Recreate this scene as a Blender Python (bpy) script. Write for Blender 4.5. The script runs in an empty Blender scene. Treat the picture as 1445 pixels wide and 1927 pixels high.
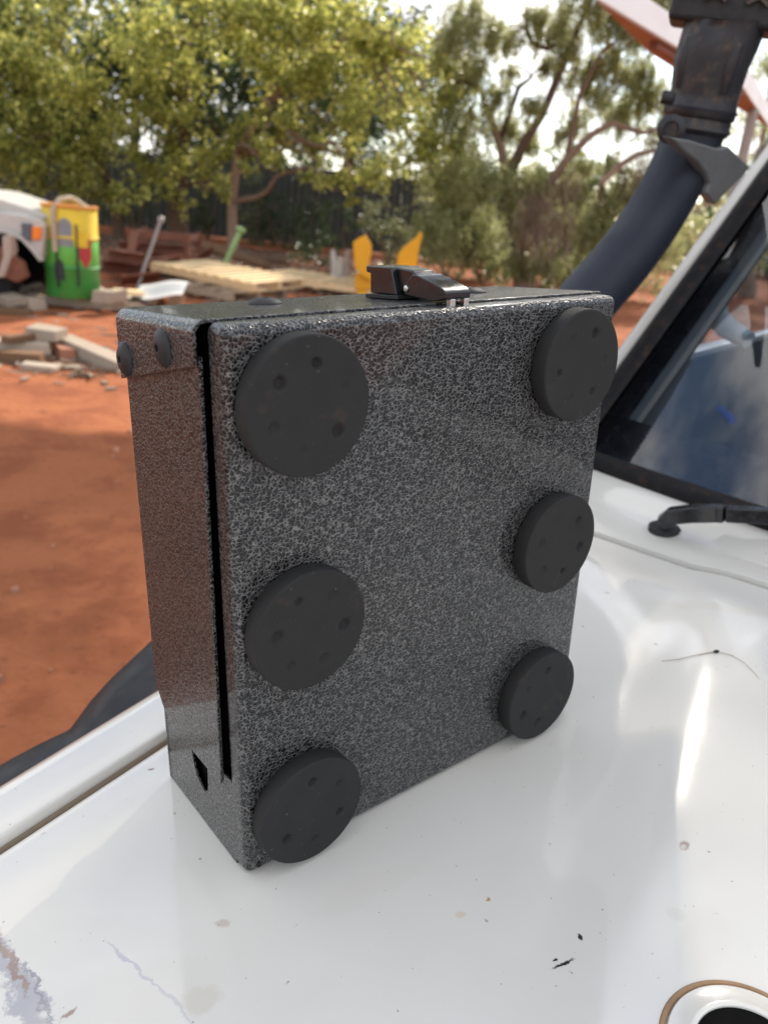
import bpy, math, random
import numpy as np
from mathutils import Matrix, Vector
random.seed(7); rng = np.random.default_rng(7)
scene = bpy.context.scene
col = scene.collection
A = lambda *p: np.array(p, float)

# ------------------------------------------------------------------ camera
# frames: box frame (origin = lower left front corner of the steel box), vehicle frame (s rearward, w to far side, h up), world (z up, ground 0)
R = np.array([[0.7914195275, -0.6106973626, 0.0265304111], [-0.2046936677, -0.3056645956, -0.9298761517], [0.5759823208, 0.7304915375, -0.3669148128]])
C = A(-0.17314525, -0.34780070, 0.40035596)
FPX = 1496.7
M = np.array([[0.7672784675, -0.6379481158, -0.0656197752], [0.6390840533, 0.7691228530, -0.0046486276], [0.0534352519, -0.0383697601, 0.9978338716]])
EYE = A(0, 0, 1.5)
O = EYE - M @ C
def bw(p): return O + M @ np.asarray(p, float)
PSI = math.radians(7)
E1 = A(math.cos(PSI), math.sin(PSI), 0); E2 = A(-math.sin(PSI), math.cos(PSI), 0); E3 = A(0, 0, 1)
def vv(s, w, h): return bw(E1*s + E2*w + E3*h)
def ray(u, v): return R.T @ A((u-722.5)/FPX, (v-963.5)/FPX, 1)
def onb(u, v, n, p0):                      # photo pixel -> point on a plane given in the box frame
    n = np.asarray(n, float); k = ray(u, v); return C + k*((n @ (np.asarray(p0, float)-C))/(n @ k))
def onveh(u, v, h):                        # pixel -> (s, w, h) on a plane of constant height over the bonnet
    q = onb(u, v, E3, (0, 0, h)); return A(q @ E1, q @ E2, q[2])
def G(u, v, z=0.0):                        # pixel -> world point at height z
    k = M @ ray(u, v); return EYE + k*((z-EYE[2])/k[2])
def D(u, v, y):                            # pixel -> world point at distance y in front of the camera
    k = M @ ray(u, v); return EYE + k*(y/k[1])

cam = bpy.data.cameras.new('camera'); camo = bpy.data.objects.new('camera', cam); col.objects.link(camo)
cx, cy, cz = M @ R[0], -(M @ R[1]), -(M @ R[2])
camo.matrix_world = Matrix(((cx[0], cy[0], cz[0], EYE[0]), (cx[1], cy[1], cz[1], EYE[1]), (cx[2], cy[2], cz[2], EYE[2]), (0, 0, 0, 1)))
cam.sensor_fit = 'VERTICAL'; cam.sensor_height = 24.0; cam.lens = 24.0*FPX/1927
cam.clip_start = 0.02; cam.clip_end = 3000
cam.dof.use_dof = True; cam.dof.focus_distance = 0.50; cam.dof.aperture_fstop = 5.6
scene.camera = camo

# ------------------------------------------------------------------ sky, sun, exposure
SUN_DIR = A(0.31, 0.951, 0.0); SUN_DIR /= np.linalg.norm(SUN_DIR)
SUN_EL = math.radians(36)
to_sun = A(SUN_DIR[0]*math.cos(SUN_EL), SUN_DIR[1]*math.cos(SUN_EL), math.sin(SUN_EL))
world = bpy.data.worlds.new('World'); scene.world = world; world.use_nodes = True
nt = world.node_tree; nt.nodes.clear()
def wn(t, **k):
    n = nt.nodes.new(t)
    for a, b in k.items(): setattr(n, a, b)
    return n
sky = wn('ShaderNodeTexSky', sky_type='NISHITA', sun_disc=False, sun_elevation=SUN_EL,
         sun_rotation=math.atan2(to_sun[0], to_sun[1]), air_density=1.0, dust_density=.4, ozone_density=1.0)
tc = wn('ShaderNodeTexCoord'); mp = wn('ShaderNodeMapping'); mp.inputs['Scale'].default_value = (1, 1, 2.2)
nz = wn('ShaderNodeTexNoise'); nz.inputs['Scale'].default_value = 3.1; nz.inputs['Detail'].default_value = 6; nz.inputs['Roughness'].default_value = .58
rp = wn('ShaderNodeMapRange', interpolation_type='SMOOTHSTEP'); rp.inputs['From Min'].default_value = .36; rp.inputs['From Max'].default_value = .62
mx = wn('ShaderNodeMix', data_type='RGBA'); mx.inputs[7].default_value = (7.7, 7.6, 7.5, 1)
bg = wn('ShaderNodeBackground'); bg.inputs['Strength'].default_value = 0.15
wo = wn('ShaderNodeOutputWorld')
for a, b in ((tc.outputs['Generated'], mp.inputs['Vector']), (mp.outputs[0], nz.inputs['Vector']), (nz.outputs['Fac'], rp.inputs['Value']), (rp.outputs[0], mx.inputs[0]), (sky.outputs[0], mx.inputs[6]), (mx.outputs[2], bg.inputs['Color']), (bg.outputs[0], wo.inputs['Surface'])):
    nt.links.new(a, b)
sl = bpy.data.lights.new('sun', 'SUN'); sl.energy = 4.7; sl.angle = math.radians(.8); sl.color = (1.0, .90, .76)
so = bpy.data.objects.new('sun', sl); col.objects.link(so); so.location = (-20, -20, 30)
so.rotation_euler = Vector(to_sun).to_track_quat('Z', 'Y').to_euler()
vs = scene.view_settings; vs.view_transform = 'Standard'; vs.look = 'None'; vs.gamma = 1; vs.use_curve_mapping = False; vs.exposure = 0.72
scene.render.engine = 'CYCLES'

# ------------------------------------------------------------------ helpers
def frame3(t):
    t = t/np.linalg.norm(t); a = A(0, 0, 1) if abs(t[2]) < .9 else A(1, 0, 0)
    u = np.cross(a, t); u /= np.linalg.norm(u); return u, np.cross(t, u), t
class MB:
    def __init__(s): s.v = []; s.f = []
    def add(s, vs, fs):
        o = len(s.v); s.v += [tuple(map(float, p)) for p in vs]; s.f += [tuple(o+i for i in f) for f in fs]; return s
    def box(s, c, ax, half):
        c = np.asarray(c, float); ax = [np.asarray(a, float) for a in ax]
        vs = [c+ax[0]*half[0]*i+ax[1]*half[1]*j+ax[2]*half[2]*k for i in (-1, 1) for j in (-1, 1) for k in (-1, 1)]
        return s.add(vs, [(0, 1, 3, 2), (4, 6, 7, 5), (0, 4, 5, 1), (2, 3, 7, 6), (0, 2, 6, 4), (1, 5, 7, 3)])
    def hexa(s, b, t):                     # four bottom and four top corners
        return s.add(list(b)+list(t), [(3, 2, 1, 0), (4, 5, 6, 7), (0, 1, 5, 4), (1, 2, 6, 5), (2, 3, 7, 6), (3, 0, 4, 7)])
    def prism(s, poly, fn, a, b):          # poly of 2D points; fn(p, q, t) -> 3D
        n = len(poly); vs = [fn(p, q, a) for p, q in poly]+[fn(p, q, b) for p, q in poly]
        return s.add(vs, [tuple(range(n-1, -1, -1)), tuple(range(n, 2*n))]+[(i, (i+1) % n, n+(i+1) % n, n+i) for i in range(n)])
    def tube(s, path, rad, n=12, cap=True, sq=1.0):
        path = [np.asarray(p, float) for p in path]
        if not hasattr(rad, '__len__'): rad = [rad]*len(path)
        vs = []; u = None
        for i, p in enumerate(path):
            t = path[min(i+1, len(path)-1)]-path[max(i-1, 0)]; t = t/np.linalg.norm(t)
            if u is None: u, w, t = frame3(t)
            else:
                u = u-t*(u @ t); u /= np.linalg.norm(u); w = np.cross(t, u)
            for k in range(n):
                a = 2*math.pi*k/n; vs.append(p+rad[i]*(u*math.cos(a)+w*math.sin(a)*sq))
        fs = [(i*n+k, i*n+(k+1) % n, (i+1)*n+(k+1) % n, (i+1)*n+k) for i in range(len(path)-1) for k in range(n)]
        if cap: fs += [tuple(range(n-1, -1, -1)), tuple((len(path)-1)*n+k for k in range(n))]
        return s.add(vs, fs)
    def lathe(s, prof, o, ax, n=32):       # prof: (radius, distance along the axis)
        u, w, t = frame3(np.asarray(ax, float)); o = np.asarray(o, float)
        vs = [o+t*d+r*(u*math.cos(2*math.pi*k/n)+w*math.sin(2*math.pi*k/n)) for r, d in prof for k in range(n)]
        m = len(prof); fs = [(i*n+k, i*n+(k+1) % n, (i+1)*n+(k+1) % n, (i+1)*n+k) for i in range(m-1) for k in range(n)]
        if prof[0][0] > 0: fs.append(tuple(range(n-1, -1, -1)))
        if prof[-1][0] > 0: fs.append(tuple((m-1)*n+k for k in range(n)))
        return s.add(vs, fs)
    def grid(s, fn, us, vs_):
        vs = [fn(a, b) for a in us for b in vs_]; n = len(vs_)
        return s.add(vs, [(i*n+j, (i+1)*n+j, (i+1)*n+j+1, i*n+j+1) for i in range(len(us)-1) for j in range(n-1)])
    def sheet(s, fn, us, vs_, thick):      # closed slab: fn gives the outer face, thick() the offset inner face
        n1, n2 = len(us), len(vs_); o = n1*n2
        top = [fn(a, b) for a in us for b in vs_]; bot = [np.asarray(fn(a, b))+thick(a, b) for a in us for b in vs_]
        fs = [(i*n2+j, (i+1)*n2+j, (i+1)*n2+j+1, i*n2+j+1) for i in range(n1-1) for j in range(n2-1)]
        fs += [tuple(o+k for k in reversed(f)) for f in list(fs)]
        rim = [i*n2 for i in range(n1)]+[(n1-1)*n2+j for j in range(1, n2)]+[i*n2+n2-1 for i in range(n1-2, -1, -1)]+[j for j in range(n2-2, 0, -1)]
        fs += [(rim[k], o+rim[k], o+rim[(k+1) % len(rim)], rim[(k+1) % len(rim)]) for k in range(len(rim))]
        return s.add(top+bot, fs)
    def build(s, name, mat, parent=None, smooth=None, bevel=0, seg=2, at=None):
        org = np.array(root_of(parent)) if parent is not None else (A(0, 0, 0) if at is None else np.asarray(at, float))
        me = bpy.data.meshes.new(name); me.from_pydata([tuple(np.array(p)-org) for p in s.v], [], s.f); me.validate()
        import bmesh
        bm = bmesh.new(); bm.from_mesh(me); bmesh.ops.recalc_face_normals(bm, faces=bm.faces); bm.to_mesh(me); bm.free()
        me.materials.append(mat)
        if smooth is not None or bevel:
            me.shade_smooth()
            if not bevel: me.set_sharp_from_angle(angle=math.radians(smooth if smooth else 35))
        ob = bpy.data.objects.new(name, me); col.objects.link(ob)
        if parent is not None: ob.parent = parent
        else: ob.location = org
        if bevel:
            b = ob.modifiers.new('bevel', 'BEVEL'); b.width = bevel; b.segments = seg; b.limit_method = 'ANGLE'; b.angle_limit = math.radians(30); b.harden_normals = True
        return ob
def root_of(o):
    while o.parent is not None: o = o.parent
    return o.location
def tag(o, label=None, cat=None, group=None, kind=None):
    for k, v in (('label', label), ('category', cat), ('group', group), ('kind', kind)):
        if v: o[k] = v
    return o
def empty(name, loc, label, cat, group=None):
    e = bpy.data.objects.new(name, None); col.objects.link(e); e.location = tuple(map(float, loc)); e.empty_display_size = .1
    return tag(e, label, cat, group)

def sstep(a, b, x): t = min(1, max(0, (x-a)/(b-a))); return t*t*(3-2*t)

# ------------------------------------------------------------------ materials
MATS = {}
class NT:
    def __init__(s, name):
        s.m = bpy.data.materials.new(name); s.m.use_nodes = True; s.t = s.m.node_tree; s.t.nodes.clear()
        s.out = s.n('ShaderNodeOutputMaterial'); MATS[name] = s.m
        s.coord = s.n('ShaderNodeTexCoord')
    def n(s, t, **k):
        n = s.t.nodes.new(t)
        for a, b in k.items():
            if a.startswith('i_'): n.inputs[a[2:].replace('_', ' ')].default_value = b
            else: setattr(n, a, b)
        return n
    def l(s, a, b): s.t.links.new(a, b)
    def noise(s, scale, detail=4, rough=.55, vec=None, dist=0):
        n = s.n('ShaderNodeTexNoise'); n.inputs['Scale'].default_value = scale; n.inputs['Detail'].default_value = detail; n.inputs['Roughness'].default_value = rough; n.inputs['Distortion'].default_value = dist
        s.l(vec or s.coord.outputs['Object'], n.inputs['Vector']); return n.outputs['Fac']
    def ramp(s, val, stops):
        r = s.n('ShaderNodeValToRGB'); e = r.color_ramp.elements
        while len(e) < len(stops): e.new(.5)
        for k, (p, c) in enumerate(stops):
            e[k].position = p; e[k].color = (*c, 1) if hasattr(c, '__len__') else (c, c, c, 1)
        s.l(val, r.inputs[0]); return r.outputs[0]
    def mrange(s, val, a, b, c=0., d=1.):
        m = s.n('ShaderNodeMapRange', interpolation_type='SMOOTHSTEP'); m.clamp = True
        for k, x in zip(('From Min', 'From Max', 'To Min', 'To Max'), (a, b, c, d)): m.inputs[k].default_value = x
        s.l(val, m.inputs['Value']); return m.outputs[0]
    def math(s, op, a, b=None):
        m = s.n('ShaderNodeMath', operation=op)
        for k, x in enumerate((a, b)):
            if x is None: continue
            if hasattr(x, 'links'): s.l(x, m.inputs[k])
            else: m.inputs[k].default_value = x
        return m.outputs[0]
    def mix(s, f, a, b):
        m = s.n('ShaderNodeMix', data_type='RGBA')
        for k, x in ((0, f), (6, a), (7, b)):
            if hasattr(x, 'links'): s.l(x, m.inputs[k])
            else: m.inputs[k].default_value = (*x, 1) if hasattr(x, '__len__') else x
        return m.outputs[2]
    def bump(s, h, strength=.3, dist=.001, nrm=None):
        b = s.n('ShaderNodeBump'); b.inputs['Strength'].default_value = strength; b.inputs['Distance'].default_value = dist
        s.l(h, b.inputs['Height'])
        if nrm: s.l(nrm, b.inputs['Normal'])
        return b.outputs[0]
    def bsdf(s, color, rough=.5, metal=0, bump=None, spec=.5, coat=0, coat_rough=.05, **kw):
        p = s.n('ShaderNodeBsdfPrincipled')
        for k, x in (('Base Color', color), ('Roughness', rough), ('Metallic', metal), ('Specular IOR Level', spec), ('Coat Weight', coat), ('Coat Roughness', coat_rough)):
            if hasattr(x, 'links'): s.l(x, p.inputs[k])
            else: p.inputs[k].default_value = (*x, 1) if hasattr(x, '__len__') else x
        if bump: s.l(bump, p.inputs['Normal'])
        s.l(p.outputs[0], s.out.inputs[0]); s.p = p; return s.m
def simple(name, color, rough=.5, metal=0, var=.15, scale=8, bump=0, bdist=.002, coat=0, dust=0, dustcol=(.32, .13, .06), spec=.5):
    t = NT(name); n = t.noise(scale, 5)
    c = t.mix(n, tuple(x*(1-var) for x in color), tuple(min(1, x*(1+var)) for x in color))
    if dust: c = t.mix(t.mrange(t.noise(scale*2.3, 6, .65), .48, .72, 0, dust), c, dustcol)
    r = t.mrange(t.noise(scale*3, 3), .3, .7, max(0, rough-.07), min(1, rough+.07))
    b = t.bump(t.noise(scale*6, 5), bump, bdist) if bump else None
    return t.bsdf(c, r, metal, b, spec=spec, coat=coat)
def hammertone():
    t = NT('hammertone_paint')
    wv = t.n('ShaderNodeTexNoise'); wv.inputs['Scale'].default_value = 280; wv.inputs['Detail'].default_value = 2; t.l(t.coord.outputs['Object'], wv.inputs['Vector'])
    ad = t.n('ShaderNodeVectorMath', operation='MULTIPLY_ADD'); t.l(wv.outputs['Color'], ad.inputs[0]); ad.inputs[1].default_value = (.0034,)*3; t.l(t.coord.outputs['Object'], ad.inputs[2])
    vo = t.n('ShaderNodeTexVoronoi', feature='DISTANCE_TO_EDGE'); vo.inputs['Scale'].default_value = 415; t.l(ad.outputs[0], vo.inputs['Vector'])
    e = vo.outputs['Distance']
    n2 = t.noise(300, 3, .6)
    vein = t.math('MULTIPLY', t.mrange(e, .0, .15, 1, 0), t.mrange(n2, .32, .56))
    c = t.mix(vein, (.0045, .0045, .005), (.20, .197, .193))
    h = t.math('ADD', t.mrange(e, 0, .35), t.math('MULTIPLY', n2, .5))
    met = t.math('ADD', t.math('MULTIPLY', vein, .6), .15)
    return t.bsdf(c, .30, met, t.bump(h, .85, .0008), spec=.4, coat=.40, coat_rough=.06)
hammer = hammertone()
def rubber_mat():
    t = NT('magnet_rubber'); n = t.noise(60, 5)
    c = t.mix(n, (.017, .0168, .0165), (.027, .0265, .026))
    c = t.mix(t.mrange(t.noise(35, 6, .6), .60, .78, 0, .45), c, (.13, .075, .045))
    c = t.mix(t.mrange(t.noise(420, 2), .70, .78, 0, .5), c, (.16, .13, .11))
    return t.bsdf(c, .78, 0, t.bump(t.noise(900, 3), .15, .0003), spec=.3)
rubber = rubber_mat()
black_gloss = simple('black_glossy_plastic', (.012, .012, .014), .22, 0, .1, 40, .05, .0003)
black_matte = simple('black_matte_plastic', (.012, .012, .013), .6, 0, .2, 30, .1, .0004)
steel = simple('bright_steel', (.55, .54, .52), .32, 1, .1, 60)
shade_black = simple('interior_shade_black', (.004, .004, .004), .9, 0, .1, 20, spec=.1)  # near-black colour that paints in the shade inside openings

def white_paint(name, marks=()):
    t = NT(name)
    base = t.mix(t.noise(3, 3), (.665, .64, .585), (.725, .70, .645))
    base = t.mix(t.mrange(t.noise(7, 6, .62), .35, .85, 0, .22), base, (.60, .52, .42))          # tan dust film
    base = t.mix(t.mrange(t.noise(240, 2, .5), .735, .78, 0, .7), base, (.22, .15, .10))         # fine specks
    base = t.mix(t.mrange(t.noise(90, 2, .5), .76, .80, 0, .55), base, (.28, .20, .14))
    rough = .5
    for (pos, ang, ln, wd, colr, wob, amt) in marks:
        mp = t.n('ShaderNodeMapping', vector_type='TEXTURE'); mp.inputs['Location'].default_value = tuple(map(float, pos)); mp.inputs['Rotation'].default_value = ang; mp.inputs['Scale'].default_value = (ln, wd, 1)
        wz = t.n('ShaderNodeTexNoise'); wz.inputs['Scale'].default_value = wob[0]; wz.inputs['Detail'].default_value = 5; wz.inputs['Roughness'].default_value = .7; t.l(t.coord.outputs['Object'], wz.inputs['Vector'])
        ad = t.n('ShaderNodeVectorMath', operation='MULTIPLY_ADD'); t.l(wz.outputs['Color'], ad.inputs[0]); ad.inputs[1].default_value = (wob[1],)*3; 
        sb = t.n('ShaderNodeVectorMath', operation='SUBTRACT'); t.l(t.coord.outputs['Object'], sb.inputs[0]); sb.inputs[1].default_value = (wob[1]*.5,)*3
        t.l(sb.outputs[0], ad.inputs[2]); t.l(ad.outputs[0], mp.inputs['Vector'])
        xyz = t.n('ShaderNodeSeparateXYZ'); t.l(mp.outputs[0], xyz.inputs[0])
        r2 = t.math('ADD', t.math('MULTIPLY', xyz.outputs[0], xyz.outputs[0]), t.math('MULTIPLY', xyz.outputs[1], xyz.outputs[1]))
        base = t.mix(t.mrange(r2, .25, 1.0, amt, 0), base, colr)
    b = t.bump(t.noise(9, 2), .02, .004)
    b = t.bump(t.noise(500, 2), .04, .0003, b)
    m_ = t.bsdf(base, rough, 0, b, spec=.2, coat=1.0, coat_rough=t.mrange(t.noise(5, 4, .6), .3, .7, .05, .13))
    t.p.inputs['Coat IOR'].default_value = 1.65
    return m_
white_car = white_paint('white_car_paint')
flare_plastic = simple('flare_plastic', (.012, .013, .017), .42, 0, .2, 14, .05, .0004, dust=.05, spec=.22)
snork_plastic = simple('snorkel_plastic', (.012, .015, .026), .52, 0, .1, 6, spec=.35)
snork_dusty = simple('dusty_snorkel_plastic', (.014, .014, .017), .5, 0, .3, 22, .1, .0005, dust=.5, dustcol=(.12, .075, .045))
seal_rubber = simple('seal_rubber', (.012, .012, .013), .75, 0, .2, 25, .1, .0005, dust=.1, spec=.2)
grey_bracket = simple('grey_bracket_plastic', (.13, .135, .135), .5, 0, .2, 18, .1, .0006, dust=.4, dustcol=(.16, .10, .07))
trim_grey = simple('interior_trim', (.10, .115, .125), .6, 0, .12, 10)
dash_dark = simple('dashboard_vinyl', (.07, .075, .085), .6, 0, .2, 12, .1, .001)
frit = simple('windscreen_frit', (.006, .006, .008), .25, 0, .1, 12)
blue_plastic = simple('blue_plastic', (.02, .09, .5), .4)
rust_edge = simple('rusty_seam', (.33, .2, .11), .8, 0, .4, 120, .2, .0006)
dust_cream = simple('dusty_cream_paint', (.46, .40, .30), .7, 0, .2, 20)
faded_white = simple('faded_white_paint', (.50, .47, .43), .4, 0, .12, 4, dust=.35, dustcol=(.42, .26, .17))
def glass_mat(name, tint=(.84, .87, .90)):
    t = NT(name)
    tr = t.n('ShaderNodeBsdfTransparent'); tr.inputs[0].default_value = (*tint, 1)
    gl = t.n('ShaderNodeBsdfGlossy'); gl.inputs['Roughness'].default_value = .015
    fr = t.n('ShaderNodeFresnel'); fr.inputs['IOR'].default_value = 2.0
    mxs = t.n('ShaderNodeMixShader'); gg = t.n('ShaderNodeNewGeometry'); fac = t.math('MULTIPLY', fr.outputs[0], t.math('SUBTRACT', 1.0, gg.outputs['Backfacing'])); t.l(fac, mxs.inputs[0]); t.l(tr.outputs[0], mxs.inputs[1]); t.l(gl.outputs[0], mxs.inputs[2]); t.l(mxs.outputs[0], t.out.inputs[0])
    return t.m
glass = glass_mat('windscreen_glass')

def dirt_mat():
    t = NT('red_dirt')
    n = t.noise(.35, 6, .6); n2 = t.noise(2.6, 6, .65); n3 = t.noise(24, 5, .7)
    c = t.mix(n, (.29, .098, .044), (.37, .135, .062))
    c = t.mix(t.mrange(n2, .42, .64, 0, .8), c, (.22, .070, .033))
    c = t.mix(t.mrange(n3, .55, .70, 0, .6), c, (.14, .05, .027))
    h = t.math('ADD', n2, t.math('MULTIPLY', n3, .35))
    return t.bsdf(c, .95, 0, t.bump(h, .7, .05), spec=.1)
dirt = dirt_mat()
def wood_mat(name, c1, c2, scale=30):
    t = NT(name); mp = t.n('ShaderNodeMapping'); mp.inputs['Scale'].default_value = (1, 1, 1); t.l(t.coord.outputs['Object'], mp.inputs['Vector'])
    n = t.noise(scale, 5, .6, mp.outputs[0], 1.2); oi = t.n('ShaderNodeObjectInfo')
    c = t.mix(n, c1, c2)
    hs = t.n('ShaderNodeHueSaturation'); t.l(c, hs.inputs['Color']); t.l(t.mrange(oi.outputs['Random'], 0, 1, .8, 1.2), hs.inputs['Value'])
    return t.bsdf(hs.outputs[0], .85, 0, t.bump(n, .4, .004), spec=.2)
pine = wood_mat('fresh_pine', (.60, .43, .23), (.74, .57, .35), 9)
grey_wood = wood_mat('weathered_timber', (.29, .23, .175), (.44, .365, .285), 14)
brown_wood = wood_mat('dark_timber', (.14, .075, .04), (.22, .13, .075), 14)
bark = wood_mat('bark', (.10, .065, .045), (.20, .135, .095), 12)
pale_bark = wood_mat('pale_bark', (.22, .15, .105), (.38, .27, .20), 10)
rust = simple('rusty_steel', (.20, .075, .045), .85, .1, .5, 9, .3, .006)
grey_steel = simple('weathered_grey_steel', (.30, .27, .25), .55, .5, .3, 9, .2, .003, dust=.4)
fence_steel = simple('grey_green_fence_steel', (.04, .047, .043), .55, 0, .2, 1.2, 0, dust=.3, dustcol=(.22, .13, .09))
shed_steel = simple('shed_cladding', (.20, .17, .145), .7, 0, .2, .6, dust=.4)
green_paint = simple('green_drum_paint', (.045, .26, .045), .5, 0, .3, 5, .1, .004, dust=.25, dustcol=(.2, .12, .05))
lime_paint = simple('light_green_drum_paint', (.12, .42, .06), .5, 0, .2, 5, .1, .004)
yellow_paint = simple('yellow_drum_paint', (.70, .50, .02), .5, 0, .2, 5, .1, .004, dust=.3, dustcol=(.45, .22, .04))
yellow_machine = simple('yellow_machine_paint', (.80, .38, .006), .5, 0, .12, 4, .1, .003)
red_paint = simple('red_drum_paint', (.42, .03, .03), .5, 0, .3, 6)
orange_lens = simple('orange_lens', (.85, .22, .02), .25)
lamp_glass = simple('lamp_glass', (.10, .12, .15), .12)
green_post_paint = simple('pale_green_post_paint', (.28, .42, .16), .6, 0, .2, 9, dust=.3)
white_sheet = simple('white_sheet_metal', (.60, .59, .57), .45, 0, .1, 3)
brown_under = simple('brown_underside', (.32, .21, .15), .8, 0, .2, 3, dust=.5)  # brown base with a reddish patchy overlay
def leaf_mat(name, c1, c2, c3, trans=.35):
    t = NT(name); g = t.n('ShaderNodeNewGeometry')
    c = t.ramp(g.outputs['Random Per Island'], [(0, c1), (.55, c2), (1, c3)])
    d = t.n('ShaderNodeBsdfPrincipled'); t.l(c, d.inputs['Base Color']); d.inputs['Roughness'].default_value = .38; d.inputs['Specular IOR Level'].default_value = .5
    tl = t.n('ShaderNodeBsdfTranslucent')
    hs = t.n('ShaderNodeHueSaturation'); hs.inputs['Hue'].default_value = .485; hs.inputs['Saturation'].default_value = 1.0; hs.inputs['Value'].default_value = 1.5; t.l(c, hs.inputs['Color']); t.l(hs.outputs[0], tl.inputs[0])
    m = t.n('ShaderNodeMixShader'); m.inputs[0].default_value = trans; t.l(d.outputs[0], m.inputs[1]); t.l(tl.outputs[0], m.inputs[2]); t.l(m.outputs[0], t.out.inputs[0])
    return t.m
leaf_yellow = leaf_mat('yellow_green_leaves', (.11, .145, .04), (.34, .375, .095), (.66, .655, .21), .56)
leaf_green = leaf_mat('mid_green_leaves', (.045, .075, .02), (.09, .13, .035), (.16, .19, .05))
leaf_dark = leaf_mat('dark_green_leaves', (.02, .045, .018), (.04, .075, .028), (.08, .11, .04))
leaf_pepper = leaf_mat('grey_green_leaves', (.17, .20, .085), (.31, .34, .15), (.48, .48, .25), .5)
leaf_shrub = leaf_mat('olive_leaves', (.08, .10, .045), (.15, .18, .08), (.27, .29, .15))
dead_twig = leaf_mat('dead_twigs', (.14, .085, .06), (.22, .15, .105), (.33, .24, .17), .1)

# ------------------------------------------------------------------ ground
def build_ground():
    def hgt(x, y):
        r = .035*math.sin(x*.9+1.3)*math.sin(y*.7)+.02*math.sin(2.1*x+y*1.7)
        return r*min(1, max(0, (y-3)/4))*.8
    xs = np.concatenate([[-900, -300, -120, -60], np.linspace(-30, 30, 100), [60, 120, 300, 900]]); ys = np.concatenate([[-900, -200, -60, -20], np.linspace(-8, 50, 100), [80, 160, 400, 1200]])
    m = MB(); m.grid(lambda x, y: (x, y, hgt(x, y)), xs, ys)
    g = m.build('ground', dirt, smooth=60); tag(g, kind='structure')
build_ground()

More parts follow.
